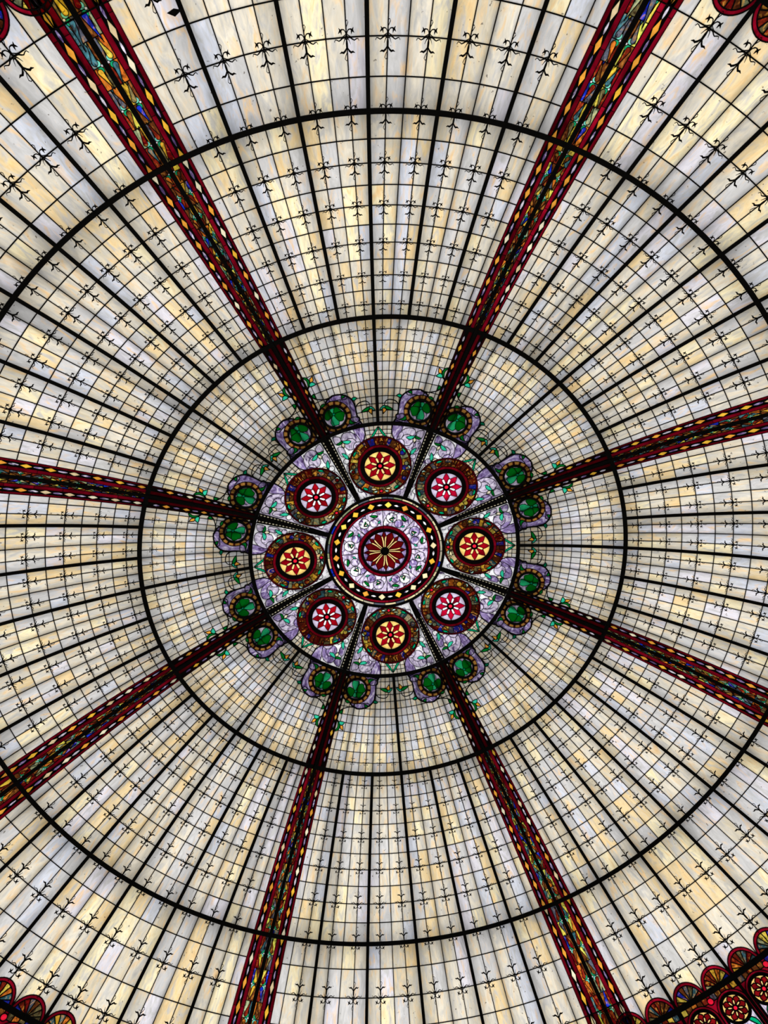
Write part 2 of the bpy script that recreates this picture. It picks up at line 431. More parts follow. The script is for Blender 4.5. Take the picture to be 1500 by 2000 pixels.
def plain_panel(k, v0, v1, tier, rows_fl, skip_rows=()):
    sec = k // 6; i = k % 6; pos = 'first' if i == 0 else 'last' if i == 5 else 'mid'
    rm = rrow((v0 + v1) / 2); a = az(k + 0.5)
    loc = pt(rm, a)
    clip = [pt(rrow(v), az(k + q)) for v in (v0, (v0 + v1) / 2, v1) for q in (0, 0.5, 1)]
    vis = in_view(clip)
    adj = {'middle': 'gridded cream and grey glass panel in the middle tier', 'outer': 'large-paned cream and amber glass panel in the outer tier'}[tier]
    lab = '%s, %s sector, %s clockwise' % (adj, SECN[sec], ORD[i])
    t = thing('glass_panel', lab, 'glass panel', 'gridded glass panels of the %s tier' % tier, loc, a)
    rnd = random.Random(k * 131 + v0)
    cols = [1, 2, 3] if i == 0 else [0, 1, 2] if i == 5 else [0, 1, 2, 3]
    if vis:
        for c in cols:
            kind = 'full'; rot = az(k) + c * CELL
            prev = None
            for v in range(v0, v1):
                if v in skip_rows: continue
                edge = (i == 0 and c == 1) or (i == 5 and c == 2)
                cc = pick_cream(rnd)
                if prev and rnd.random() < 0.38: cc = prev
                if i in (0, 5) and ((i == 0 and c == 1) or (i == 5 and c == 2)) and rnd.random() < 0.7: cc = col(rnd.choice(['lilacgrey', 'grey', 'cream']), 0.05, rnd)
                prev = cc
                if i == 0 and c == 1:
                    # narrow strip against the rib, then the whole column
                    put('pane', pm_custom(v, PART, 2), t, az(k), cc)
                elif i == 5 and c == 2:
                    put('pane', pm_custom(v, 2, 4 - PART), t, az(k), cc)
                else:
                    put('pane', pane_mesh(v, 'full'), t, rot, cc)
    else:
        mb = MB()
        for v in range(v0, v1):
            if v in skip_rows: continue
            lo = PART if i == 0 else 0; hi = 4 - PART if i == 5 else 4
            b = len(mb.v); mb.v += [pt(rrow(v), lo * CELL), pt(rrow(v + 1), lo * CELL), pt(rrow(v + 1), hi * CELL), pt(rrow(v), hi * CELL)]
            mb.f.append((b, b + 3, b + 2, b + 1))
        put('panes', mb.build('panes', 'opal'), t, az(k), col('cream'), kind='stuff')
    put('lead_came', grid_for(v0, v1 if not skip_rows else v1 - 1, pos), t, az(k))
    if vis:
        for v in rows_fl:
            for c in (1, 3):
                if i == 0 and c == 1 or i == 5 and c == 3: continue
                put('fleuron', FL[v], t, az(k) + c * CELL)
    return t
PC = {}
def pm_custom(v, a, b):
    if (v, a, b) not in PC: PC[v, a, b] = quad_pane(v, v + 1, a * CELL, b * CELL)
    return PC[v, a, b]
for k in range(48): plain_panel(k, 0, 11, 'middle', (1, 3, 5, 7, 9, 11))
for k in range(48): plain_panel(k, 11, 16, 'outer', (13, 15), (15,))

# ================================================================== 4. inner tier: fine grid, scrollwork and green flower medallions
GC = (2.156, 0.266); GR_IN, GR_OUT, GT = 0.142, 0.170, 0.218        # green flower medallion: centre, glass radius, ring radius, tile ring radius
LOBE = [(1.524, 0.328), (1.585, 0.395), (1.676, 0.482), (1.785, 0.536), (1.87, 0.551), (1.946, 0.539), (2.035, 0.539), (2.149, 0.568), (2.261, 0.574), (2.345, 0.53), (2.402, 0.45), (2.422, 0.356), (2.41, 0.275), (2.375, 0.235)]
LOBE_C = spl(LOBE, False, 3)
def polar_cell(v0, v1, a0, a1, n=2):
    r0, r1 = rrow(v0), rrow(v1)
    return [(r1 * math.cos(a0 + (a1 - a0) * i / n), r1 * math.sin(a0 + (a1 - a0) * i / n)) for i in range(n + 1)] + [(r0 * math.cos(a1 + (a0 - a1) * i / n), r0 * math.sin(a1 + (a0 - a1) * i / n)) for i in range(n + 1)]
def inner_tier():
    P = []
    a_rib = HWF; a_mid = math.radians(22.5) - 0.004
    for v in range(-12, 0):
        for c in range(12):
            a0, a1 = max(c * CELL, a_rib), min((c + 1) * CELL, a_mid)
            if c == 0: continue
            P.append((polar_cell(v, v + 1, a0, a1), ('grid', v, c)))
    # lilac lobe around the medallion (the lobe curve, closed along the rib and ring)
    up = [p for p in LOBE_C if math.hypot(*p) > 1.948]
    r_ = 1.948
    a_first = math.atan2(up[0][1], up[0][0])
    arc = [(r_ * math.cos(a), r_ * math.sin(a)) for a in [HWF + (a_first - HWF) * i / 8 for i in range(9)]]
    lob = [(2.33, 2.33 * HWF * 1.02)] + arc[:-1] + [(r_ * math.cos(a_first), r_ * math.sin(a_first))] + up
    P.append((lob, ('lilac', 0, 0)))
    # parts of the lobe
    P.append((spl([(2.40, 0.30), (2.432, 0.36), (2.402, 0.46), (2.345, 0.53), (2.31, 0.50), (2.34, 0.42), (2.36, 0.33)], True, 3), ('lilac', 0, 1)))
    P.append((spl([(1.992, 0.552), (2.019, 0.524), (2.04, 0.471), (2.027, 0.432), (1.99, 0.40), (1.955, 0.41), (1.948, 0.47), (1.955, 0.53)], True, 3), ('lilac', 0, 2)))
    # tile ring
    nt = 14
    for i in range(nt):
        a0 = 2 * PI * i / nt; am_ = a0 + 2 * PI / nt * 0.80; a1 = a0 + 2 * PI / nt
        P.append((wedge(GC[0], GC[1], GR_OUT - 0.01, GT, a0, am_, 3), ('tile', i, 0)))
        P.append((wedge(GC[0], GC[1], GR_OUT - 0.01, GT, am_, a1, 1), ('rust', i, 0)))
    P.append((circ(GC[0], GC[1], GR_OUT - 0.004, 32), ('hole', 0, 0)))
    # leaves
    P.append((spl([(2.027, 0.432), (1.984, 0.398), (1.955, 0.427), (1.948, 0.487), (1.985, 0.445)]), ('green', 0, 0)))
    P.append((spl([(2.35, 0.515), (2.385, 0.485), (2.344, 0.455), (2.343, 0.486)]), ('green', 1, 0)))
    P.append((spl([(2.255, 0.643), (2.285, 0.616), (2.276, 0.572), (2.242, 0.589), (2.243, 0.61)]), ('jade', 2, 0)))
    P.append((spl([(2.372, 0.232), (2.388, 0.186), (2.354, 0.147), (2.352, 0.199)]), ('green', 3, 0)))
    P.append((spl([(2.067, 0.749), (2.075, 0.69), (2.05, 0.612), (2.030, 0.676), (2.036, 0.72)]), ('green', 4, 0)))
    P.append((spl([(2.074, 0.748), (2.045, 0.778), (1.994, 0.792), (2.010, 0.760), (2.040, 0.735)]), ('turq', 5, 0)))
    P.append(([(2.030, 0.765), (1.955, 0.725), (2.022, 0.700), (2.037, 0.735)], ('bud', 6, 0)))
    P.append((spl([(2.825, 0.132), (2.802, 0.175), (2.745, 0.189), (2.689, 0.159), (2.665, 0.128), (2.708, 0.146), (2.763, 0.157)]), ('green', 7, 0)))
    P.append(([(2.790, 0.255), (2.772, 0.205), (2.726, 0.185), (2.712, 0.211), (2.733, 0.238)], ('bud', 8, 0)))
    P.append((spl([(2.672, 0.242), (2.722, 0.212), (2.712, 0.172), (2.675, 0.163)]), ('turq', 9, 0)))
    P.append((spl([(2.504, 0.157), (2.565, 0.160), (2.550, 0.123), (2.52, 0.130)]), ('green', 10, 0)))
    V, pcs, came = arrange(P, 6e-5)
    def wid(keys):
        ks = [k[0] for k in keys if k]
        if len(ks) < 2: return 0.010
        if 'hole' in ks: return 0
        if all(k == 'grid' for k in ks): return 0.0076
        if 'lilac' in ks and 'grid' in ks: return 0.019
        return 0.009
    lines = [spl([(2.422, 0.356), (2.426, 0.275), (2.46, 0.197), (2.506, 0.135), (2.577, 0.108), (2.646, 0.116), (2.691, 0.155)], False, 4),
             spl([(2.1, 0.557), (2.146, 0.578), (2.176, 0.618), (2.181, 0.672), (2.164, 0.733), (2.12, 0.76), (2.07, 0.753)], False, 4),
             spl([(1.94, 0.535), (1.985, 0.552), (2.02, 0.524)], False, 3)]
    return V, pcs, came, wid, lines
IT = inner_tier()
STY = {'grid': 'opal', 'lilac': 'lilac', 'tile': 'plain', 'rust': 'ruby', 'green': 'plain', 'jade': 'plain', 'turq': 'plain', 'bud': 'plain', 'red': 'ruby', 'mos': 'mosaic', 'ctile': 'mosaic'}
NAM = {'grid': 'pane', 'lilac': 'lilac_pane', 'tile': 'amber_tile', 'rust': 'maroon_tile', 'green': 'leaf', 'jade': 'leaf', 'turq': 'leaf', 'bud': 'bud', 'red': 'ruby_pane', 'mos': 'mosaic_tile', 'ctile': 'mosaic_tile'}
def key_color(key, rnd):
    k = key[0]
    if k == 'grid':
        v = key[1]
        if v >= -4: return pick_cream(rnd, 1.9)
        if v == -5 or v == -6: return col(rnd.choice(['blue', 'grey', 'cream', 'lilacgrey', 'grey']), 0.05, rnd)
        return col(rnd.choice(['cream', 'grey', 'tan', 'cream', 'tan']), 0.05, rnd)
    if k == 'lilac': return col('purple', 0.12, rnd, 0.72)
    if k == 'tile': return col('tile', 0.25, rnd)
    if k == 'rust': return col('redbrown', 0.2, rnd)
    if k == 'green': return col('green', 0.15, rnd)
    if k in ('jade', 'turq', 'bud'): return col(k, 0.15, rnd)
    if k == 'red': return col('ruby', 0.2, rnd)
    if k == 'ctile': return col(rnd.choice(['creamtile', 'creamtile', 'creamtile', 'bluemos', 'gold', 'olive']), 0.1, rnd)
    return col(rnd.choice(MOS), 0.2, rnd)
ITM = {}
for side in (1, -1):
    fm = map_xy if side == 1 else mirror(map_xy)
    V, pcs, came, wid, lines = IT
    meshes = [(key, piece_mesh(NAM[key[0]], V, tr_, rim, fm, STY[key[0]])) for key, li, tr_, rim, ar in pcs if key[0] != 'hole']
    cm = came_mesh('lead_came', V, came, fm, wid)
    sls = []
    for ln in lines:
        mb = MB(); stroke(mb, ln, 0.015, 0.009, fm, 0.009, 0.002); sls.append(mb.build('scroll_line', 'lead'))
    ITM[side] = (meshes, cm, sls)
for k in range(8):
    for side in (1, -1):
        a = az(6 * k) + side * math.radians(11.5)
        s_ = k if side == 1 else (k - 1) % 8
        lab = 'finely gridded inner-tier panel with lilac scroll, %s sector, %s half' % (SECN[s_], 'counterclockwise' if side == 1 else 'clockwise')
        t = thing('scroll_panel', lab, 'glass panel', 'finely gridded panels of the inner tier', pt(2.65, a), a)
        rnd = random.Random(900 + k * 2 + side)
        meshes, cm, sl = ITM[side]
        rowc = {}
        for key, me in meshes: put(me.name.split('.')[0], me, t, az(6 * k), key_color(key, rnd))
        put('lead_came', cm, t, az(6 * k)); [put('scroll_line', q, t, az(6 * k)) for q in sl]
        for v in (-1, -3):
            for c in (3, 5, 7, 9, 11): put('fleuron', FL[v], t, az(6 * k) + side * c * CELL)

# green flower medallions
def flower_medallion():
    P = [(circ(0, 0, GR_IN + 0.012, 32), ('lilac', 0, 0))]
    ex = 0.036
    for i, (a, ln, w_, kk) in enumerate([(292, 0.132, 0.080, 'dkgreen'), (18, 0.092, 0.044, 'turq'), (72, 0.115, 0.062, 'dkgreen'), (196, 0.170, 0.058, 'turq'), (132, 0.152, 0.072, 'dkgreen')]):
        a = math.radians(a); c, s = math.cos(a), math.sin(a)
        sh = [(0.0, -0.004), (0.30 * ln, -0.62 * w_), (0.66 * ln, -w_), (0.92 * ln, -0.72 * w_), (0.93 * ln, 0), (0.97 * ln, 0.66 * w_), (0.68 * ln, w_), (0.30 * ln, 0.64 * w_), (0.0, 0.004)]
        q = []
        for x, y in spl([(x * c - y * s + ex, x * s + y * c) for x, y in sh], True, 2):
            L_ = math.hypot(x, y); f = min(1, 0.139 / max(L_, 1e-6)); q.append((x * f, y * f))
        P.append((q, ('petal', kk, i)))
    P.append((circ(ex, 0, 0.019, 10), ('eye', 0, 0)))
    return arrange(P, 2e-5)
FV, FP, FC = flower_medallion()
FMM = {}
for side in (1, -1):
    def fmg(u, v, n=0.0, side=side):
        return map_xy(GC[0] + u, (GC[1] + v) , n) if side == 1 else (lambda p: (p[0], -p[1], p[2]))(map_xy(GC[0] + u, GC[1] + v, n))
    mb = MB()
    secs = []
    for i in range(40):
        a = 2 * PI * i / 40; c, s = math.cos(a), math.sin(a)
        secs.append([fmg(GR_IN * c, GR_IN * s, 0.030), fmg(GR_OUT * c, GR_OUT * s, 0.030), fmg(GR_OUT * c, GR_OUT * s, -0.03), fmg(GR_IN * c, GR_IN * s, -0.03)])
    mb.quad_strip(secs, True)
    FMM[side] = ([(key, piece_mesh('petal' if key[0] == 'petal' else 'lilac_pane' if key[0] == 'lilac' else 'flower_centre', FV, tr_, rim, fmg, 'lilac' if key[0] == 'lilac' else 'plain')) for key, li, tr_, rim, ar in FP],
                 came_mesh('lead_came', FV, FC, fmg, 0.006), mb.build('medallion_ring', 'steel'))
for k in range(8):
    for side in (1, -1):
        a = az(6 * k) + side * math.atan2(GC[1], GC[0])
        lab = 'round green flower medallion in black ring, %s side of the %s red rib' % ('clockwise' if side == 1 else 'counterclockwise', RIBN[k])
        t = thing('flower_medallion', lab, 'medallion', 'green flower medallions around the crown', pt(math.hypot(*GC), a), a)
        rnd = random.Random(70 + k * 2 + side); ms, cm, rg = FMM[side]
        eye = [me for key, me in ms if key[0] == 'eye'][0]
        fl = put('flower', eye, t, az(6 * k), col('jade'))
        for key, me in ms:
            c_ = col('lilac') if key[0] == 'lilac' else col('jade') if key[0] == 'eye' else col(key[1] if key[1] != 'turq' else 'jade', 0.1, rnd, 1.0)
            if key[0] == 'petal' and key[1] == 'turq': c_ = lin((36, 176, 112))
            if False: pass
            if key[0] == 'eye': continue
            put(me.name.split('.')[0], me, fl if key[0] == 'petal' else t, az(6 * k) if key[0] != 'petal' else 0.0, c_)
        put('lead_came', cm, t, az(6 * k)); put('medallion_ring', rg, t, az(6 * k))

# ================================================================== 5. crown tier: lilac glass around eight rose medallions
ROSE_R = 1.321
A22 = math.radians(22.5)
RC = (ROSE_R * math.cos(A22), ROSE_R * math.sin(A22))       # rose centre in rib-local plane
def crown_tier():
    P = []
    n = 16
    ri, ro = 0.884, 1.93
    inner = [(ri * math.cos(a), ri * math.sin(a)) for a in [hw(ri) / ri + (A22 - hw(ri) / ri) * i / n for i in range(n + 1)]]
    outer = [(ro * math.cos(a), ro * math.sin(a)) for a in [A22 + (hw(ro) / ro - A22) * i / n for i in range(n + 1)]]
    side = [(r, hw(r)) for r in (1.7, 1.5, 1.3, 1.1)]
    P.append((inner + outer + side, ('lilac', 0, 0)))
    # cream grid beside the centre line
    for v0, v1 in ((1.60, 1.70), (1.70, 1.80), (1.80, 1.86), (1.86, 1.925)):
        for c in range(8, 12):
            a0, a1 = c * CELL, min((c + 1) * CELL, A22)
            P.append(([(v1 * math.cos(a0), v1 * math.sin(a0)), (v1 * math.cos(a1), v1 * math.sin(a1)), (v0 * math.cos(a1), v0 * math.sin(a1)), (v0 * math.cos(a0), v0 * math.sin(a0))], ('grid', -9, c)))
    lobe_in = spl([(1.45, 0.30), (1.55, 0.34), (1.632, 0.42), (1.705, 0.50), (1.80, 0.541), (1.87, 0.551), (1.93, 0.543)], False, 3)
    P.append((lobe_in + [(1.925, 0.40), (1.80, 0.40), (1.60, 0.30)], ('lilac', 0, 1)))
    P.append((spl([(1.58, 0.36), (1.65, 0.41), (1.709, 0.42), (1.785, 0.405), (1.847, 0.362), (1.883, 0.297), (1.875, 0.231), (1.81, 0.19), (1.75, 0.24), (1.68, 0.30), (1.60, 0.30)], True, 3), ('lilac', 0, 2)))
    P.append((circ(1.70, 0.28, 0.085, 16), ('lilac', 0, 3)))
    P.append((circ(1.62, 0.36, 0.070, 14), ('lilac', 0, 4)))
    P.append((spl([(1.90, 0.10), (1.86, 0.19), (1.79, 0.17), (1.78, 0.10)], True, 3), ('lilac', 0, 5)))
    P.append((spl([(1.73, 0.09), (1.72, 0.15), (1.65, 0.17), (1.58, 0.14), (1.60, 0.085)], True, 3), ('lilac', 0, 6)))
    P.append((circ(1.50, 0.115, 0.04, 12), ('lilac', 0, 7)))
    P.append((spl([(1.40, 0.075), (1.44, 0.10), (1.40, 0.11), (1.30, 0.075), (1.33, 0.065)], True, 2), ('lilac', 0, 8)))
    P.append((circ(1.02, 0.11, 0.042, 12), ('lilac', 0, 9)))
    P.append((circ(0.97, 0.22, 0.050, 12), ('lilac', 0, 10)))
    P.append((circ(0.93, 0.30, 0.034, 12), ('lilac', 0, 11)))
    P.append((spl([(1.10, 0.065), (1.13, 0.11), (1.09, 0.13), (1.06, 0.09)], True, 2), ('lilac', 0, 12)))
    # leaves and buds
    P.append((spl([(1.736, 0.302), (1.774, 0.255), (1.787, 0.195), (1.743, 0.216), (1.721, 0.252)]), ('turq', 0, 0)))
    P.append((spl([(1.799, 0.192), (1.794, 0.150), (1.785, 0.096), (1.759, 0.135), (1.768, 0.179)]), ('green', 1, 0)))
    P.append(([(1.773, 0.193), (1.74, 0.154), (1.691, 0.173), (1.731, 0.207)], ('budc', 2, 0)))
    P.append((spl([(1.525, 0.159), (1.58, 0.166), (1.637, 0.114), (1.577, 0.115), (1.53, 0.134)]), ('turq', 3, 0)))
    P.append(([(1.572, 0.24), (1.577, 0.197), (1.533, 0.163), (1.52, 0.202)], ('budc', 5, 0)))
    P.append((spl([(1.13, 0.085), (1.08, 0.135), (1.03, 0.15), (1.06, 0.105), (1.10, 0.075)]), ('turq', 6, 0)))
    P.append((spl([(1.04, 0.15), (1.02, 0.20), (0.975, 0.18), (1.00, 0.15)]), ('green', 7, 0)))
    # V of leaves on the centre line
    P.append((spl([(1.76, 0.725), (1.703, 0.675), (1.667, 0.619), (1.655, 0.565), (1.707, 0.633)]), ('jade', 8, 0)))
    P.append((spl([(1.459, 0.245), (1.507, 0.215), (1.528, 0.161), (1.495, 0.166), (1.474, 0.211)]), ('green', 4, 0)))
    P.append((circ(RC[0], RC[1], 0.442, 64), ('hole', 0, 0)))
    # clip away whatever spills over the rib or the centre line
    P.append(([(0.0, -1.0), (2.6, -1.0), (2.6, hw(2.6) * 0.8), (1.96, hw(1.947)), (1.7, hw(1.7)), (1.5, hw(1.5)), (1.3, hw(1.3)), (1.1, hw(1.1)), (0.88, hw(0.88)), (0.0, 0.0)], ('hole', 1, 0)))
    c_, s_ = math.cos(A22), math.sin(A22)
    P.append(([(0, 0), (2.6 * c_, 2.6 * s_), (2.6 * c_ - 1.5 * s_, 2.6 * s_ + 1.5 * c_), (-1.5 * s_, 1.5 * c_)], ('hole', 2, 0)))
    return arrange(P, 6e-5)
CV, CP, CC = crown_tier()
STY['budc'] = 'plain'; NAM['budc'] = 'bud'
def cwid(keys):
    ks = [k[0] for k in keys if k]
    if all(k == 'hole' for k in ks): return 0
    if len(ks) == 2 and set(ks) == {'lilac', 'grid'}: return 0.013
    return 0.0064
CTM = {}
for side in (1, -1):
    fm = map_xy if side == 1 else mirror(map_xy)
    CTM[side] = ([(key, piece_mesh(NAM[key[0]], CV, tr_, rim, fm, STY[key[0]])) for key, li, tr_, rim, ar in CP if key[0] != 'hole'], came_mesh('lead_came', CV, CC, fm, cwid))
def white_lilac(rnd): return col(rnd.choice(['lilac', 'white', 'lilac', 'purple']), 0.05, rnd)
for s_ in range(8):
    a = az(6 * s_ + 3)
    yl = s_ % 2 == 0
    lab = 'lilac crown panel with leaf sprigs around the %s %s rose medallion' % (SECN[s_], 'yellow' if yl else 'pink and white')
    t = thing('glass_panel', lab, 'glass panel', 'lilac panels around the rose medallions', pt(1.8, a), a)
    rnd = random.Random(400 + s_)
    for side in (1, -1):
        kr = s_ if side == 1 else s_ + 1
        ms, cm = CTM[side]
        for key, me in ms:
            k0 = key[0]
            c_ = (col('purple', .15, rnd) if key[2] in (1,) else col(rnd.choice(['lilac', 'purple', 'lilac']), .12, rnd) if key[2] < 7 and key[2] > 0 else col(rnd.choice(['white', 'white', 'lilac']), 0.04, rnd, 0.98)) if k0 == 'lilac' else col('budcream') if k0 == 'budc' else key_color(key, rnd)
            put(me.name.split('.')[0], me, t, az(6 * kr), c_)
        put('lead_came', cm, t, az(6 * kr))

# rose medallions (mapped around local centre on the +X axis)
def rose(u0):
    """flower of eight petals, radius .215, and the outer mosaic ring .325 - .425"""
    P = [(circ(0, 0, 0.222, 40), ('field', 0, 0))]
    for i in range(8):                                            # division of the field between the petals
        a = PI / 4 * i + PI / 8
        P.append((wedge(0, 0, 0.12, 0.222, a - PI / 8, a + PI / 8, 4), ('field', i + 1, 0)))
    for i in range(8):
        a = PI / 4 * i; c, s = math.cos(a), math.sin(a)
        sh = [(0.048, -0.006), (0.085, -0.013), (0.126, -0.050), (0.170, -0.030), (0.220, 0.0), (0.170, 0.030), (0.126, 0.050), (0.085, 0.013), (0.048, 0.006)]
        P.append(([(x * c - y * s, x * s + y * c) for x, y in sh], ('petal', i, 0)))
    for i in range(8):
        a = PI / 4 * i + PI / 8; c, s = math.cos(a), math.sin(a)
        sh = [(0.046, -0.010), (0.075, -0.0155), (0.115, -0.018), (0.132, -0.008), (0.132, 0.008), (0.115, 0.018), (0.075, 0.0155), (0.046, 0.010)]
        P.append(([(x * c - y * s, x * s + y * c) for x, y in sh], ('bar', i, 0)))
    P.append((circ(0, 0, 0.052, 16), ('black', 0, 0)))
    P.append((circ(0, 0, 0.030, 12), ('jewel', 0, 0)))
    # outer ring, local +u points outward from the dome axis
    P2 = [(wedge(0, 0, 0.318, 0.4449, 0, 2 * PI, 64)[:-1], ('mos', 0, 0))]
    P2 = []
    rq = random.Random(8); a0 = 0.0; i = 0
    while a0 < 2 * PI - 0.03:
        st = min(rq.uniform(0.12, 0.30), 2 * PI - a0); rm_ = rq.choice((0.427, 0.427, 0.375, 0.36))
        P2.append((wedge(0, 0, 0.318, 0.427, a0, a0 + st, 3), ('mos', i, a0)))
        if rm_ < 0.42: P2.append((wedge(0, 0, rm_, 0.427, a0, a0 + st * rq.choice((1, 1, 0.5)), 3), ('mos', 100 + i, a0)))
        a0 += st; i += 1
    for i in range(32):
        a0 = 2 * PI * i / 32
        P2.append((wedge(0, 0, 0.424, 0.444, a0, a0 + 2 * PI / 32, 2), ('rim', 0, 0)))
    for sg in (-1, 1):
        for aa, hr in ((62, .040), (88, .032), (112, .040)):      # drops and leaves lying over the ring
            a = math.radians(aa) * sg; c, s = math.cos(a), math.sin(a)
            P2.append((circ(0.372 * c, 0.372 * s, hr, 12), ('mos', 50 + aa, a)))
        a = math.radians(97) * sg; P2.append((circ(0.405 * math.cos(a), 0.405 * math.sin(a), 0.028, 12), ('crescent', 0, 0)))
        a = math.radians(99) * sg; P2.append((circ(0.388 * math.cos(a), 0.388 * math.sin(a), 0.026, 12), ('mos', 60, a)))
        P2.append((leaf((0.40 * math.cos(math.radians(52) * sg), 0.40 * math.sin(math.radians(52) * sg)), (0.40 * math.cos(math.radians(66) * sg), 0.40 * math.sin(math.radians(66) * sg)), -0.25 * sg, 0.1 * sg), ('green', 0, 0)))
        P2.append((leaf((0.405 * math.cos(math.radians(140) * sg), 0.405 * math.sin(math.radians(140) * sg)), (0.40 * math.cos(math.radians(153) * sg), 0.40 * math.sin(math.radians(153) * sg)), -0.22 * sg, 0.22 * sg), ('green', 1, 0)))
        P2.append((leaf((-0.375, 0.045 * sg), (-0.385, 0.115 * sg), -0.1 * sg, 0.3 * sg), ('crescent', 1, 0)))
        P2.append((leaf((-0.35, 0.06 * sg), (-0.34, 0.15 * sg), -0.15 * sg, 0.2 * sg), ('ctile', 1, 0)))
    P2.append((circ(-0.382, 0, 0.030, 14), ('black', 0, 0)))
    P2.append((circ(-0.382, 0, 0.024, 12), ('jewel', 1, 0)))
    return P, P2
rp_, rp2_ = rose(0)
def fmr(u, v, n=0.0): return map_xy(ROSE_R + u, v, n)
V1, PC1, CM1 = arrange(rp_, 1e-5); V2, PC2, CM2 = arrange(rp2_, 1.2e-5)
RN = {'field': ('pane', 'plain'), 'petal': ('petal', 'ruby'), 'bar': ('stamen', 'plain'), 'jewel': ('jewel', 'plain'), 'mos': ('mosaic_tile', 'mosaic'), 'rim': ('ruby_pane', 'ruby'), 'crescent': ('crescent', 'plain'), 'green': ('leaf', 'plain'), 'ctile': ('mosaic_tile', 'plain')}
RMS = [(key, piece_mesh(RN[key[0]][0], VV, tr_, rim, fmr, RN[key[0]][1])) for VV, PP in ((V1, PC1), (V2, PC2)) for key, li, tr_, rim, ar in PP if key[0] != 'black']
mbk = MB()
for VV, PP in ((V1, PC1), (V2, PC2)):
    for key, li, tr_, rim, ar in PP:
        if key[0] == 'black' and VV is V2:
            idx = {}
            for t_ in tr_:
                for i in t_:
                    if i not in idx: idx[i] = len(mbk.v); mbk.v.append(fmr(VV[i].x, VV[i].y, 0.0))
                mbk.f.append(tuple(idx[i] for i in t_))
cm1 = came_mesh('lead_came', V1, CM1, fmr, 0.0048); cm2 = came_mesh('lead_came', V2, CM2, fmr, 0.007)
b = len(mbk.v)
for cmx in (cm1, cm2):
    b = len(mbk.v); mbk.v += [tuple(v.co) for v in cmx.vertices]; mbk.f += [tuple(b + i for i in p.vertices) for p in cmx.polygons]
rose_boss = [piece_mesh('flower', V1, tr_, rim, fmr, 'lead') for key, li, tr_, rim, ar in PC1 if key[0] == 'black'][0]
rose_lead = mbk.build('lead_came', 'lead')
def torus_flat(fmap, r0, r1, nin0, nin1, nout, n=56):
    mb = MB(); secs = []
    for i in range(n):
        a = 2 * PI * i / n; c, s = math.cos(a), math.sin(a)
        secs.append([fmap(r0 * c, r0 * s, nin0), fmap(r1 * c, r1 * s, nin1), fmap(r1 * c, r1 * s, -nout), fmap(r0 * c, r0 * s, -nout)])
    mb.quad_strip(secs, True); return mb
black_ring = torus_flat(fmr, 0.219, 0.280, 0.022, 0.016, 0.05).build('medallion_ring', 'steel')
def ring_glass(name, fmap, r0, r1, nt=24, mat='ruby', nf=0.004):
    out = []
    for i in range(nt):
        a0 = 2 * PI * i / nt; a1 = 2 * PI * (i + 1) / nt; w_ = wedge(0, 0, r0, r1, a0, a1, 3)
        vs_ = [fmap(x, y, nf) for x, y in w_] + [fmap(x, y, nf - 0.005) for x, y in w_]
        n = len(w_); fs_ = [tuple(range(n))] + [((j + 1) % n, j, j + n, (j + 1) % n + n) for j in range(n)]
        # front as quads
        fs_ = [(j, j + 1, n - 2 - j, n - 1 - j) for j in range(3)] + fs_[1:]
        out.append(mk(name, vs_, fs_, mat))
    return out
rose_red = ring_glass('ruby_pane', fmr, 0.278, 0.320, 12)
for s_ in range(8):
    a = az(6 * s_ + 3); yl = s_ % 2 == 0
    lab = '%s rose medallion with red eight-petal flower in black ring, %s sector' % ('yellow' if yl else 'pink and white', SECN[s_])
    t = thing('rose_medallion', lab, 'medallion', 'rose medallions around the crown', pt(ROSE_R, a), a)
    rnd = random.Random(77 + s_)
    pet = 'petal2' if s_ in (1, 3) else 'petal'; fl = put('flower', rose_boss, t, a)
    for key, me in RMS:
        k0 = key[0]
        if k0 == 'field': c_ = col('rosecream' if yl else 'lilac', 0.08, rnd, 0.95)
        elif k0 == 'petal': c_ = col(pet, 0.25, rnd, 0.66)
        elif k0 == 'bar': c_ = col('rosebar' if yl else 'white', 0.05, rnd, 0.95)
        elif k0 == 'jewel': c_ = col('jewel', 0.1, rnd, 0.8)
        elif k0 == 'rim': c_ = col('rubydk', 0.2, rnd, 1.0)
        elif k0 == 'crescent': c_ = lin((190, 240, 220))
        elif k0 == 'green': c_ = col('jade', 0.1, rnd, 0.8)
        elif k0 == 'ctile': c_ = col(rnd.choice(['creamtile', 'gold', 'sage']), 0.1, rnd)
        else:
            aa = abs((key[2] + PI) % (2 * PI) - PI)
            inner = aa > math.radians(120)
            c_ = col(rnd.choice(['redbrown', 'maroon', 'redbrown', 'maroon', 'brown', 'bluemos'] if aa < math.radians(38) else MOS if not inner else ['creamtile', 'brown', 'sage', 'olive', 'gold', 'teal', 'orange']), 0.3, rnd, 0.22 if aa < math.radians(48) else 0.42)
        sub = k0 in ('petal', 'bar') or (k0 == 'jewel' and key[1] == 0)
        put(me.name.split('.')[0], me, fl if sub else t, 0.0 if sub else a, c_)
    for me in rose_red: put('ruby_pane', me, t, a, col('rubydk', 0.35, rnd, 1.15))
    put('lead_came', rose_lead, t, a); put('medallion_ring', black_ring, t, a)

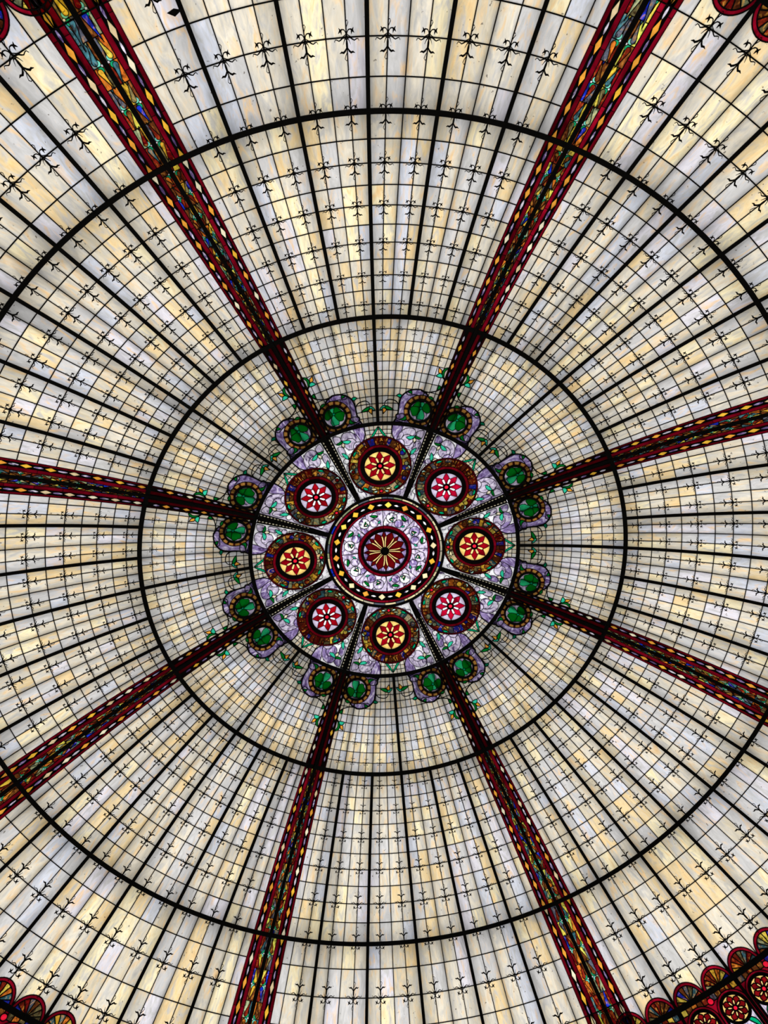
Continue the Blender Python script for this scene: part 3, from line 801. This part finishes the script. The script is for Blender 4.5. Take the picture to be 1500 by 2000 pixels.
# ================================================================== 6. great medallion at the crown
def crown_medallion():
    P = []
    P.append((circ(0, 0, 0.858, 72), ('black', 0, 0)))
    rnd = random.Random(3)
    a = 0.0                                                     # cream mosaic ring
    while a < 2 * PI - 0.02:
        st = min(rnd.choice((0.06, 0.10, 0.16, 0.20)), 2 * PI - a)
        P.append((wedge(0, 0, 0.818, 0.852, a, a + st, 3), ('ctile', int(a * 100), 0))); a += st
    for i in range(36): P.append((wedge(0, 0, 0.775, 0.812, 2 * PI * i / 36, 2 * PI * (i + 1) / 36, 2), ('red', i, 0)))
    for i in range(18):
        a = 2 * PI * (i + 0.35) / 18; c, s = math.cos(a), math.sin(a)
        P.append(([((0.722 + x) * c - y * s, (0.722 + x) * s + y * c) for x, y in ((-0.052, 0), (0, 0.058), (0.052, 0), (0, -0.058))], ('diamond', i, 0)))
        a += PI / 18; c, s = math.cos(a), math.sin(a)
        P.append((spl([((0.722 + x) * c - y * s, (0.722 + x) * s + y * c) for x, y in ((-0.018, 0), (0, 0.045), (0.018, 0), (0, -0.045))], True, 3), ('bead', i, 0)))
    for i in range(36): P.append((wedge(0, 0, 0.632, 0.665, 2 * PI * i / 36, 2 * PI * (i + 1) / 36, 2), ('red', i, 1)))
    for i in range(8):
        a = PI / 4 * i; P.append((wedge(0, 0, 0.395, 0.637, a, a + PI / 4, 8), ('lilac', i, 0)))
    for i in range(8):
        a0 = PI / 4 * i
        def lp(r, a): a += a0; return (r * math.cos(a), r * math.sin(a))
        P.append((spl([lp(0.40, 0.02), lp(0.50, 0.05), lp(0.60, 0.22), lp(0.63, 0.38), lp(0.56, 0.30), lp(0.46, 0.20), lp(0.40, 0.16)], True, 3), ('lilac', i, 1)))
        c1 = lp(0.53, 0.24); P.append((circ(c1[0], c1[1], 0.078, 18), ('lilac', i, 2)))
        c2 = lp(0.47, 0.50); P.append((circ(c2[0], c2[1], 0.062, 16), ('lilac', i, 3)))
        c3 = lp(0.58, 0.58); P.append((circ(c3[0], c3[1], 0.045, 14), ('lilac', i, 4)))
        P.append((leaf(lp(0.50, 0.18), lp(0.55, 0.30), 0.34, -0.06), ('green', i, 0)))
        P.append((leaf(lp(0.50, 0.18), lp(0.47, 0.32), -0.30, 0.10), ('turq', i, 1)))
        P.append(([lp(0.50, 0.19), lp(0.515, 0.26), lp(0.50, 0.33), lp(0.485, 0.25)], ('budc', i, 2)))
        P.append((leaf(lp(0.60, 0.46), lp(0.56, 0.66), 0.22, -0.10), ('green', i, 3)))
        P.append((leaf(lp(0.44, 0.60), lp(0.49, 0.70), 0.26, -0.12), ('turq', i, 4)))
    for i in range(24): P.append((wedge(0, 0, 0.35, 0.398, 2 * PI * i / 24, 2 * PI * (i + 1) / 24, 3), ('red', i, 2)))
    P.append((circ(0, 0, 0.352, 48), ('black', 1, 0)))
    for i in range(16):
        a = PI / 8 * i; P.append((wedge(0, 0, 0.20, 0.318, a, a + PI / 8, 3), ('lilac', i, 5)))
    for i in range(8):
        a = PI / 4 * i; c, s = math.cos(a), math.sin(a)
        P.append(([(x * c - y * s, x * s + y * c) for x, y in ((0.13, -0.012), (0.235, -0.036), (0.312, 0), (0.235, 0.036), (0.13, 0.012))], ('petal3', i, 0)))
        a += PI / 8; c, s = math.cos(a), math.sin(a)
        P.append(([(x * c - y * s, x * s + y * c) for x, y in ((0.05, -0.010), (0.12, -0.042), (0.205, -0.060), (0.25, -0.050), (0.312, 0.0), (0.25, 0.050), (0.205, 0.060), (0.12, 0.042), (0.05, 0.010))], ('petal3', i, 1)))
    for i in range(8):
        a = PI / 4 * i; c, s = math.cos(a), math.sin(a)
        for sg in (-1, 1):
            P.append(([(x * c - y * s * sg, x * s + y * c * sg) for x, y in ((0.06, 0.002), (0.15, 0.003), (0.215, 0.012), (0.245, 0.030), (0.230, 0.040), (0.15, 0.026), (0.06, 0.020))], ('stamen', i, sg)))
    P.append((circ(0, 0, 0.058, 20), ('black', 2, 0)))
    return arrange(P, 2e-5)
KV, KP, KC = crown_medallion()
am = az(3) + 0.0
ac = A22
t = thing('crown_medallion', 'large round medallion with dark red flower and ring of yellow diamonds at the centre', 'medallion', None, (0, 0, hh(0)), az(3))
rnd = random.Random(21)
mbk = MB()
def kmap(u, v, n=0.0): return map_xy(u, v, n)
fl = put('flower', [piece_mesh('flower', KV, tr_, rim, kmap, 'lead') for key, li, tr_, rim, ar in KP if key[:2] == ('black', 2)][0], t, az(3))
for key, li, tr_, rim, ar in KP:
    k0 = key[0]
    if key[:2] == ('black', 2): continue
    if k0 == 'black':
        idx = {}
        for t_ in tr_:
            for i in t_:
                if i not in idx: idx[i] = len(mbk.v); mbk.v.append(kmap(KV[i].x, KV[i].y, 0.0))
            mbk.f.append(tuple(idx[i] for i in t_))
        continue
    nm, mt = {'ctile': ('mosaic_tile', 'plain'), 'red': ('ruby_pane', 'ruby'), 'diamond': ('diamond', 'plain'), 'bead': ('bead', 'lilac'), 'lilac': ('lilac_pane', 'lilac'), 'green': ('leaf', 'plain'), 'turq': ('leaf', 'plain'), 'budc': ('bud', 'plain'), 'petal3': ('petal', 'ruby'), 'stamen': ('stamen', 'plain')}[k0]
    if k0 == 'ctile': c_ = col(rnd.choice(['creamtile', 'creamtile', 'creamtile', 'creamtile', 'bluemos', 'sage', 'tan', 'slate']), 0.1, rnd, 1.0)
    elif k0 == 'red': c_ = col('ruby', 0.3, rnd, 0.62)
    elif k0 == 'diamond': c_ = col(rnd.choice(['gold', 'gold', 'lemon', 'creamtile', 'bud']), 0.1, rnd)
    elif k0 == 'bead': c_ = col('white')
    elif k0 == 'lilac': c_ = col('purple', .1, rnd) if key[2] == 5 else col(rnd.choice(['lilac', 'purple', 'white']), .1, rnd) if key[2] else col('lilac', .15, rnd, 0.8)
    elif k0 == 'budc': c_ = col('budcream')
    elif k0 == 'petal3': c_ = col('petal3', 0.12, rnd, 0.42)
    elif k0 == 'stamen': c_ = col('rosebar')
    else: c_ = col(k0, 0.1, rnd, 0.8)
    sub = k0 in ('petal3', 'stamen')
    put(nm, piece_mesh(nm, KV, tr_, rim, kmap, mt), fl if sub else t, 0.0 if sub else az(3), c_)
cmk = came_mesh('x', KV, KC, kmap, lambda keys: 0.0 if all(k and k[0] == 'red' and k[2] != 9 for k in keys) and keys[0][2] == keys[1][2] else 0.0065)
b = len(mbk.v); mbk.v += [tuple(v.co) for v in cmk.vertices]; mbk.f += [tuple(b + i for i in p.vertices) for p in cmk.polygons]
put('lead_came', mbk.build('lead_came', 'lead'), t, az(3))
put('medallion_ring', torus_flat(kmap, 0.316, 0.352, 0.04, 0.03, 0.03).build('medallion_ring', 'steel'), t, az(3))

# ================================================================== 7. red rib bands with diamonds, beads and mosaic
def rib_map(u, v, n=0.0):                                       # u: arc length, v: fraction of the half width
    r = r_of_s(u); return pt(r, v * hw(r) / r, n)
def strip(s0, s1, v0, v1, ds=0.12):
    n = max(1, int(round((s1 - s0) / ds))); f = lambda v, s: v(s) if callable(v) else v
    return [(s0 + (s1 - s0) * i / n, f(v0, s0 + (s1 - s0) * i / n)) for i in range(n + 1)] + [(s1 + (s0 - s1) * i / n, f(v1, s1 + (s0 - s1) * i / n)) for i in range(n + 1)]
def rib_band(tier):
    rr = {'inner': (1.948, 3.378), 'middle': (3.378, 5.452), 'outer': (5.452, 6.901)}[tier]
    s0, s1 = s_of_r(rr[0]) + 0.02, s_of_r(rr[1]) - 0.02
    P = [(strip(s0, s1, 0.05, 1.0), ('black', 0, 0))]
    L = s1 - s0
    mhi = {'inner': lambda s: 0.20, 'middle': lambda s: 0.27 + 0.14 * (s - s0) / L, 'outer': lambda s: 0.41}[tier]
    chlo, chhi = {'inner': (0.545, 0.885), 'middle': (0.595, 0.86), 'outer': (0.615, 0.845)}[tier]
    # red strips in lengths
    ns = {'inner': 5, 'middle': 7, 'outer': 4}[tier]
    for i in range(ns):
        a, b = s0 + L * i / ns, s0 + L * (i + 1) / ns
        P.append((strip(a, b, chhi, 1.0), ('red', i, 0)))
        P.append((strip(a, b, (lambda s: mhi(s) + 0.02), chlo), ('red', i, 1)))
    # diamonds and beads
    if tier == 'inner': pos = [s1 - d for d in (0.26, 0.53, 0.77, 0.99, 1.19, 1.36)]; half = [0.052, 0.050, 0.045, 0.041, 0.036, 0.030]
    elif tier == 'middle': pos = [s0 + 0.075 + 0.2775 * i for i in range(9)]; half = [0.055 + 0.022 * i / 8 for i in range(9)]
    else: pos = [s0 + 0.01 + 0.300 * i for i in range(7)]; half = [0.078 + 0.004 * i for i in range(7)]
    al = sorted(zip(pos, half))
    def okp(s, h): return s - h > s0 + 0.004 and s + h < s1 - 0.004
    for i, (s, h) in enumerate(al):
        a, b = max(s - h, s0 + 0.003), min(s + h, s1 - 0.003)
        if b - a < 0.02 or s > s1 or s < s0: 
            if not (s0 - 0.03 < s < s1 + 0.03): continue
        m_ = 0.725; hv = {'inner': 0.155, 'middle': 0.145 - 0.045 * (s - s0) / L, 'outer': 0.094}[tier]
        va = hv * (1 - (s - a) / h) if a > s - h + 1e-6 else 0; vb = hv * (1 - (b - s) / h) if b < s + h - 1e-6 else 0
        q = [(a, m_ - va), (min(max(s, a), b), m_ - hv), (b, m_ - vb)] + ([(b, m_ + vb)] if vb else []) + [(min(max(s, a), b), m_ + hv)] + ([(a, m_ + va)] if va else [])
        P.append((q, ('diamond', i, 0)))
    if tier == 'inner':
        for i in range(4):
            s = s0 + 0.012 + 0.046 * i; h = 0.018
            if s - h > s0: P.append(([(s - h, 0.73), (s, 0.60), (s + h, 0.73), (s, 0.86)], ('dot', i, 0)))
    cen = [p for p, _ in al]
    mids = [(cen[i] + cen[i + 1]) / 2 for i in range(len(cen) - 1)]
    if tier == 'inner': mids = [s1 - 0.13 ] + mids + [cen[0] - 0.08]
    if tier == 'middle': mids += [cen[-1] + 0.14 - 0.03 if cen[-1] + 0.2 < s1 else cen[-1] - 9]
    if tier == 'outer': mids += []
    for i, s in enumerate(mids):
        h = 0.060 if tier != 'inner' else 0.042 * min(1, (s - s0 + 0.6) / 1.4)
        if not okp(s, h): continue
        hb = {'inner': 0.085, 'middle': 0.062, 'outer': 0.042}[tier]
        P.append((spl([(s - h, 0.73), (s, 0.73 - hb), (s + h, 0.73), (s, 0.73 + hb)], True, 3), ('bead', i, 0)))
    # mosaic of drops, crescents and white jewels
    if tier != 'inner':
        vb = 0.075
        s = s0; i = 0; nodes = []
        stp = 1.12 if tier == 'middle' else 1.50
        q = s0 + (0.22 if tier == 'outer' else 0.08)
        while q < s1: nodes.append(q); q += stp * hw(r_of_s(q))
        ends = [s0] + [(nodes[j] + nodes[j + 1]) / 2 for j in range(len(nodes) - 1)] + [s1]
        for j, nd in enumerate(nodes):
            a, b = ends[j], ends[j + 1]; H = hw(r_of_s(nd)); sg = 1 if j % 2 else -1
            for sub in range(2):
                c, d = (a, nd) if sub == 0 else (nd, b)
                if d - c < 0.01: continue
                vm_ = lambda s_, c=c, d=d, sub=sub, sg=sg: (vb + mhi(s_)) / 2 + sg * 0.30 * (mhi(s_) - vb) * math.cos(PI * (s_ - nd) / max(b - a, 1e-3))
                P.append((strip(c, d, vb, vm_, 0.05), ('mos', j, sub))); P.append((strip(c, d, vm_, mhi, 0.05), ('mos', j, sub + 2)))
        for j, nd in enumerate(nodes):
            a, b = ends[j], ends[j + 1]; H = hw(r_of_s(nd)); sg = 1 if j % 2 else -1
            wd = mhi(nd) - vb; mid_ = (mhi(nd) + vb) / 2
            rv = wd * 0.27; ru = rv * H * 1.05
            def elc(cu, cv, f, n=14): return [(cu + f * ru * math.cos(2 * PI * x / n), cv + f * rv * math.sin(2 * PI * x / n)) for x in range(n)]
            def inside(pp, lo=0.0): return [(min(max(x, s0 + 0.003), s1 - 0.003), min(max(y, vb + 0.003), mhi(x) - 0.003)) for x, y in pp]
            for dr in (-1, 1):
                hu = nd + dr * ru * 1.55; hv = mid_ - sg * wd * 0.10
                if hu + ru > s1 - 0.01 or hu - ru < s0 + 0.01: continue
                kk = 'turqc' if dr == 1 else 'greenc'
                P.append((inside(elc(hu - dr * ru * 0.42, hv + sg * rv * 0.62, 1.12)), (kk, j, dr)))
                tip = (hu + dr * (b - a) * 0.42, mid_ + sg * wd * 0.25)
                tip = (min(max(tip[0], s0 + 0.01), s1 - 0.01), tip[1])
                A_ = [(hu - dr * ru * math.cos(th), hv + rv * math.sin(th)) for th in [-PI * 0.55 + PI * 1.1 * x / 8 for x in range(9)]]
                P.append((inside(A_ + [tip]), ('drop', j, dr)))
            P.append((inside(elc(nd, mid_ + sg * wd * 0.35, 0.50, 12)), ('jewelw', j, 0)))
    V, pcs, came = arrange(P, 2.5e-5)
    return V, pcs, came
def crown_rib():
    s0, s1 = s_of_r(0.90), s_of_r(1.915)
    P = [(strip(s0, s1, 0.05, 1.0), ('black', 0, 0))]
    n = 15
    for i in range(n):
        s = s1 - 0.035 - 0.050 * i; h = 0.020
        P.append(([(s - h, 0.66), (s, 0.50), (s + h, 0.66), (s, 0.82)], ('dot', i, 0)))
    P.append((strip(s_of_r(1.35), s1, 0.88, 1.0), ('red', 0, 0)))
    return arrange(P, 1e-6)
STR = {'red': ('ruby_pane', 'ruby'), 'diamond': ('diamond', 'plain'), 'bead': ('bead', 'lilac'), 'mos': ('mosaic_tile', 'mosaic'), 'drop': ('drop', 'mosaic'), 'turqc': ('crescent', 'plain'), 'greenc': ('crescent', 'plain'), 'jewelw': ('jewel', 'plain'), 'dot': ('bead', 'plain')}
for tier in ('crown', 'inner', 'middle', 'outer'):
    V, pcs, came = crown_rib() if tier == 'crown' else rib_band(tier)
    for_side = {}
    for side in (1, -1):
        fm = rib_map if side == 1 else mirror(rib_map)
        ms = []; mbk = MB()
        for key, li, tr_, rim, ar in pcs:
            if key[0] == 'black':
                idx = {}
                for t_ in tr_:
                    for i in t_:
                        if i not in idx: idx[i] = len(mbk.v); mbk.v.append(fm(V[i].x, V[i].y, 0.0))
                    mbk.f.append(tuple(idx[i] for i in t_))
            else:
                ms.append((key, piece_mesh(STR[key[0]][0], V, tr_, rim, fm, STR[key[0]][1])))
        # lead between the pieces: edges in metres
        V3 = V
        def wv(keys): return 0.0
        for (a, b), keys in came:
            ks = [k[0] for k in keys if k]
            if 'black' in ks and ('red' not in ks): continue
            if len(ks) == 2 and ks[0] == 'red' and ks[1] == 'red': ww = 0.003
            elif any(k in ('turqc', 'greenc', 'jewelw') for k in ks): ww = 0.0028
            else: ww = 0.006
            A, B = V[a], V[b]; r = r_of_s((A.x + B.x) / 2); H = hw(r)
            a2 = Vector((A.x, A.y * H)); b2 = Vector((B.x, B.y * H)); d = b2 - a2
            if d.length < 1e-5: continue
            d /= d.length; n_ = Vector((-d.y, d.x)) * ww / 2; b0 = len(mbk.v)
            for nn in (0.007, -0.007):
                for q in (a2 - n_, a2 + n_, b2 + n_, b2 - n_): mbk.v.append(fm(q.x, q.y / H, nn))
            mbk.f += [(b0, b0 + 1, b0 + 2, b0 + 3), (b0 + 1, b0 + 5, b0 + 6, b0 + 2), (b0 + 3, b0 + 7, b0 + 4, b0)]
        for_side[side] = (ms, mbk.build('lead_came', 'lead'))
    rm = {'crown': 1.45, 'inner': 2.7, 'middle': 4.3, 'outer': 6.1}[tier]
    re_ = {'crown': (0.9, 1.9), 'inner': (1.95, 3.38), 'middle': (3.38, 5.45), 'outer': (5.45, 6.9)}[tier]
    for k in range(8):
        a = az(6 * k)
        if not in_view([pt(re_[0], a), pt(rm, a), pt(re_[1], a)], 200): continue
        desc = {'crown': 'black crown-tier rib strip with pale dots', 'inner': 'dark red inner-tier rib band with amber diamonds', 'middle': 'red middle-tier rib band with amber diamonds and beads', 'outer': 'red outer-tier rib band with drop and crescent mosaic'}[tier]
        t = thing('rib_band', '%s, on the %s rib' % (desc, RIBN[k]), 'rib band', 'red and black bands on the ribs, %s tier' % tier, pt(rm, a), a)
        rnd = random.Random(k * 17 + len(tier))
        for side in (1, -1):
            ms, cm = for_side[side]
            bright = {(1, 1): 1.9, (4, -1): 1.0, (4, 1): 1.0, (3, 1): 1.3, (0, 1): 1.3, (5, 1): 1.3}.get((k, side), 1.0)  # stronger sunlight on some rib sides, put into the ruby colour
            for key, me in ms:
                k0 = key[0]
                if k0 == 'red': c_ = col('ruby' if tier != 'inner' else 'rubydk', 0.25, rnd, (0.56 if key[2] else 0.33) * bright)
                elif k0 == 'diamond': c_ = col(rnd.choice(['bud', 'bud', 'amber', 'bud', 'gold', 'budcream']), 0.12, rnd, 0.8)
                elif k0 == 'bead': c_ = col(rnd.choice(['bead', 'purple', 'purple']), 0.1, rnd, 0.62)
                elif k0 == 'turqc': c_ = lin((140, 250, 222))
                elif k0 == 'greenc': c_ = lin((30, 190, 125))
                elif k0 == 'jewelw': c_ = col('white', 0, rnd, 0.98)
                elif k0 == 'dot': c_ = col('budcream')
                else: c_ = col(rnd.choice(MOS), 0.25, rnd, 1.35 if tier == 'outer' else 1.1)
                put(me.name.split('.')[0], me, t, a, c_)
            put('lead_came', cm, t, a)

# ================================================================== 8. scalloped frieze below the outer tier
S16 = s_of_r(ROW[28]); S15 = s_of_r(ROW[27])
def fr_map(u, v, n=0.0):                                        # u: metres below the fifth ring, v: angle times RM
    return pt(r_of_s(S16 + u), v / RM, n)
def frieze():
    W = 4 * CELL * RM; P = []
    c_ = CELL * RM
    for c in range(4): P.append(([(-0.386, c * c_), (0.0, c * c_), (0.0, (c + 1) * c_), (-0.386, (c + 1) * c_)], ('grid', 15, c)))
    P.append(([(0, 0), (1.2, 0), (1.2, W), (0, W)], ('red', 9, 0)))
    for h_ in range(2):
        cy = (2 * h_ + 1) * c_; R_ = c_ * 0.985
        def semi(R, n=18, f=1.12): return [(-R * f * math.sin(PI * i / n), cy - R * math.cos(PI * i / n)) for i in range(n + 1)]
        P.append((semi(R_), ('red', h_, 1)))
        nt = 8
        for i in range(nt):
            a0, a1 = PI * i / nt, PI * (i + 1) / nt
            P.append(([(-0.015 * math.sin(a0), cy - 0.015 * math.cos(a0)), (-0.185 * math.sin(a0) * 1.12, cy - 0.185 * math.cos(a0)), (-0.185 * math.sin((a0 + a1) / 2) * 1.12, cy - 0.185 * math.cos((a0 + a1) / 2)),
                       (-0.185 * math.sin(a1) * 1.12, cy - 0.185 * math.cos(a1)), (-0.015 * math.sin(a1), cy - 0.015 * math.cos(a1))], ('mos', h_, i)))
        for i in range(5): P.append(([(0.0, cy - 0.2 + 0.08 * i), (0.11, cy - 0.2 + 0.08 * i), (0.11, cy - 0.12 + 0.08 * i), (0.0, cy - 0.12 + 0.08 * i)], ('mos', h_, 10 + i)))
        # arch with its rose
        uc = 0.30
        arch = lambda R: [(1.2, cy - R)] + [(uc - R * math.sin(PI * i / 16), cy - R * math.cos(PI * i / 16)) for i in range(17)] + [(1.2, cy + R)]
        P.append((arch(0.222), ('arch', h_, 0))); P.append((arch(0.190), ('black', h_, 0)))
        P.append(([(uc, cy - 0.172), (1.2, cy - 0.172), (1.2, cy + 0.172), (uc, cy + 0.172)], ('lilac', h_, 9)))
        for sg in (-1, 1):
            P.append((leaf((0.44, cy + 0.03 * sg), (0.62, cy + 0.15 * sg), 0.25 * sg, 0.02), ('green', h_, 10 + sg)))
            P.append((leaf((0.55, cy + 0.01 * sg), (0.80, cy + 0.12 * sg), 0.22 * sg, 0.0), ('turq', h_, 13 + sg)))
            P.append((leaf((0.75, cy + 0.01 * sg), (1.05, cy + 0.13 * sg), 0.22 * sg, 0.0), ('green', h_, 16 + sg)))
        P.append((circ(uc, cy, 0.188, 28), ('black', h_, 1)))
        P.append((circ(uc, cy, 0.160, 28), ('field', h_, 0)))
        for i in range(8):
            a = PI / 4 * i; c2, s2 = math.cos(a), math.sin(a); f = 0.76
            sh = [(0.046, -0.012), (0.125, -0.050), (0.160, -0.048), (0.200, 0.0), (0.160, 0.048), (0.125, 0.050), (0.046, 0.012)]
            P.append(([(uc + f * (x * c2 - y * s2), cy + f * (x * s2 + y * c2)) for x, y in sh], ('petal', h_, i)))
        for i in range(8):
            a = PI / 4 * i + PI / 8; c2, s2 = math.cos(a), math.sin(a); f = 0.76
            sh = [(0.046, -0.010), (0.075, -0.018), (0.115, -0.019), (0.132, 0.0), (0.115, 0.019), (0.075, 0.018), (0.046, 0.010)]
            P.append(([(uc + f * (x * c2 - y * s2), cy + f * (x * s2 + y * c2)) for x, y in sh], ('bar', h_, i)))
        P.append((circ(uc, cy, 0.030, 12), ('jewel', h_, 0)))
    for cy in (0.0, 2 * c_, 4 * c_):
        pc = [(0.10 + 0.042 * math.cos(2 * PI * i / 14), cy + 0.042 * math.sin(2 * PI * i / 14)) for i in range(14)]
        pc = [(x, min(max(y, 0.002), W - 0.002)) for x, y in pc]
        if cy in (0.0, 4 * c_): pc = [p for i, p in enumerate(pc) if not (abs(p[1] - 0.002) < 1e-6 or abs(p[1] - (W - 0.002)) < 1e-6) or i in (0, 7, 3, 10, 4, 11)]
        if len(pc) > 3 and cy == 2 * c_: P.append((pc, ('jewel', 5, 1)))
    return arrange(P, 3e-5)
ZV, ZP, ZC = frieze()
FS = {'grid': ('pane', 'opal'), 'red': ('ruby_pane', 'ruby'), 'arch': ('arch_pane', 'ruby'), 'mos': ('mosaic_tile', 'mosaic'), 'lilac': ('lilac_pane', 'lilac'), 'green': ('leaf', 'plain'), 'turq': ('leaf', 'plain'), 'field': ('pane', 'plain'), 'petal': ('petal', 'ruby'), 'bar': ('stamen', 'plain'), 'jewel': ('jewel', 'plain')}
fms = []; mbk = MB()
for key, li, tr_, rim, ar in ZP:
    if key[0] == 'black':
        idx = {}
        for t_ in tr_:
            for i in t_:
                if i not in idx: idx[i] = len(mbk.v); mbk.v.append(fr_map(ZV[i].x, ZV[i].y, 0.0))
            mbk.f.append(tuple(idx[i] for i in t_))
    else: fms.append((key, piece_mesh(FS[key[0]][0], ZV, tr_, rim, fr_map, FS[key[0]][1])))
cmk = came_mesh('x', ZV, ZC, fr_map, 0.012)
b = len(mbk.v); mbk.v += [tuple(v.co) for v in cmk.vertices]; mbk.f += [tuple(b + i for i in p.vertices) for p in cmk.polygons]
fr_lead = mbk.build('lead_came', 'lead')
for k in range(48):
    sec = k // 6; i = k % 6
    pts_ = [pt(rrow(v), az(k + q)) for v in (15, 16, 17.5) for q in (0, 0.5, 1)]
    if not in_view(pts_, 150): continue
    a = az(k + 0.5)
    t = thing('frieze_panel', 'scalloped ruby frieze panel with two small roses, %s sector, %s clockwise' % (SECN[sec], ORD[i]), 'glass panel', 'ruby frieze panels below the outer tier', pt(rrow(16.5), a), a)
    rnd = random.Random(k * 7 + 1); f2 = [rnd.choice(['rosecream', 'lilac']) for _ in range(2)]
    if k == 22: f2 = ['rosecream', 'rosecream']
    if k == 23: f2 = ['rosecream', 'lilac']
    for key, me in fms:
        k0 = key[0]
        if k0 == 'grid': c_ = pick_cream(rnd)
        elif k0 in ('red', 'arch'): c_ = col('ruby', 0.35, rnd, 0.8)
        elif k0 == 'mos': c_ = col(rnd.choice(MOS), 0.3, rnd, 0.6)
        elif k0 == 'lilac': c_ = col('lilac')
        elif k0 == 'field': c_ = col(f2[min(key[1], 1)], 0.05, rnd)
        elif k0 == 'petal': c_ = col('petal3', 0.2, rnd, 1.1)
        elif k0 == 'bar': c_ = col('rosebar')
        elif k0 == 'jewel': c_ = col('jewel', 0.1, rnd, 0.9)
        else: c_ = col('jade' if k0 == 'green' else 'turq', 0.1, rnd, 0.9)
        put(me.name.split('.')[0], me, t, az(k), c_)
    put('lead_came', fr_lead, t, az(k))

# a small torn black tab caught on a glazing bar
a_ = az(1); c3 = 6.40
mb = MB(); P_ = [(0, 0), (0.03, -0.06), (0.015, -0.13), (-0.03, -0.075)]
for n_ in (0.030, 0.020): mb.v += [pt(r_of_s(s_of_r(c3) + x), a_ + y / c3, n_) for x, y in P_]
mb.f = [(0, 1, 2, 3), (7, 6, 5, 4)] + [(i, i + 4, (i + 1) % 4 + 4, (i + 1) % 4) for i in range(4)]
me = mb.build('torn_tab', 'steel'); c0 = pt(c3, a_, 0.025)
for v_ in me.vertices: v_.co -= Vector(c0)
o = bpy.data.objects.new('torn_tab', me); link(o); o.location = c0
o['label'] = 'small pointed black tab stuck to a glazing bar of the outer tier, top left'; o['category'] = 'tab'

# ================================================================== 9. the round hall below: springing ring, wall and floor
def lathe(name, prof, mat, n=96):
    mb = MB(); secs = []
    for i in range(n):
        a = 2 * PI * i / n; secs.append([(r * math.cos(a), r * math.sin(a), z) for r, z in prof])
    mb.quad_strip(secs, True); return mb.build(name, mat)
rb_ = r_of_s(S16 + 1.2); zb = hh(rb_)
o = put('trim_1', lathe('trim_1', [(rb_ - 0.02, zb + 0.02), (rb_ + 0.25, zb + 0.02), (rb_ + 0.25, zb - 0.35), (rb_ + 0.12, zb - 0.35), (rb_ + 0.06, zb - 0.22), (rb_ - 0.02, zb - 0.15)], 'plaster'), None, kind='structure')
o = put('wall_round', lathe('wall_round', [(rb_ + 0.13, zb - 0.35), (rb_ + 0.38, zb - 0.35), (rb_ + 0.38, 0.0), (rb_ + 0.13, 0.0)], 'plaster'), None, kind='structure')
mb = MB(); n = 96; R_ = rb_ + 0.5
top = [(R_ * math.cos(2 * PI * i / n), R_ * math.sin(2 * PI * i / n), 0.0) for i in range(n)]; bot = [(x, y, -0.3) for x, y, _ in top]
mb.v = top + bot; mb.f = [tuple(range(n)), tuple(range(2 * n - 1, n - 1, -1))] + [((i + 1) % n, i, i + n, (i + 1) % n + n) for i in range(n)]
put('floor', mb.build('floor', 'stone'), None, kind='structure')
print('objects', len(bpy.data.objects), 'meshes', len(bpy.data.meshes))
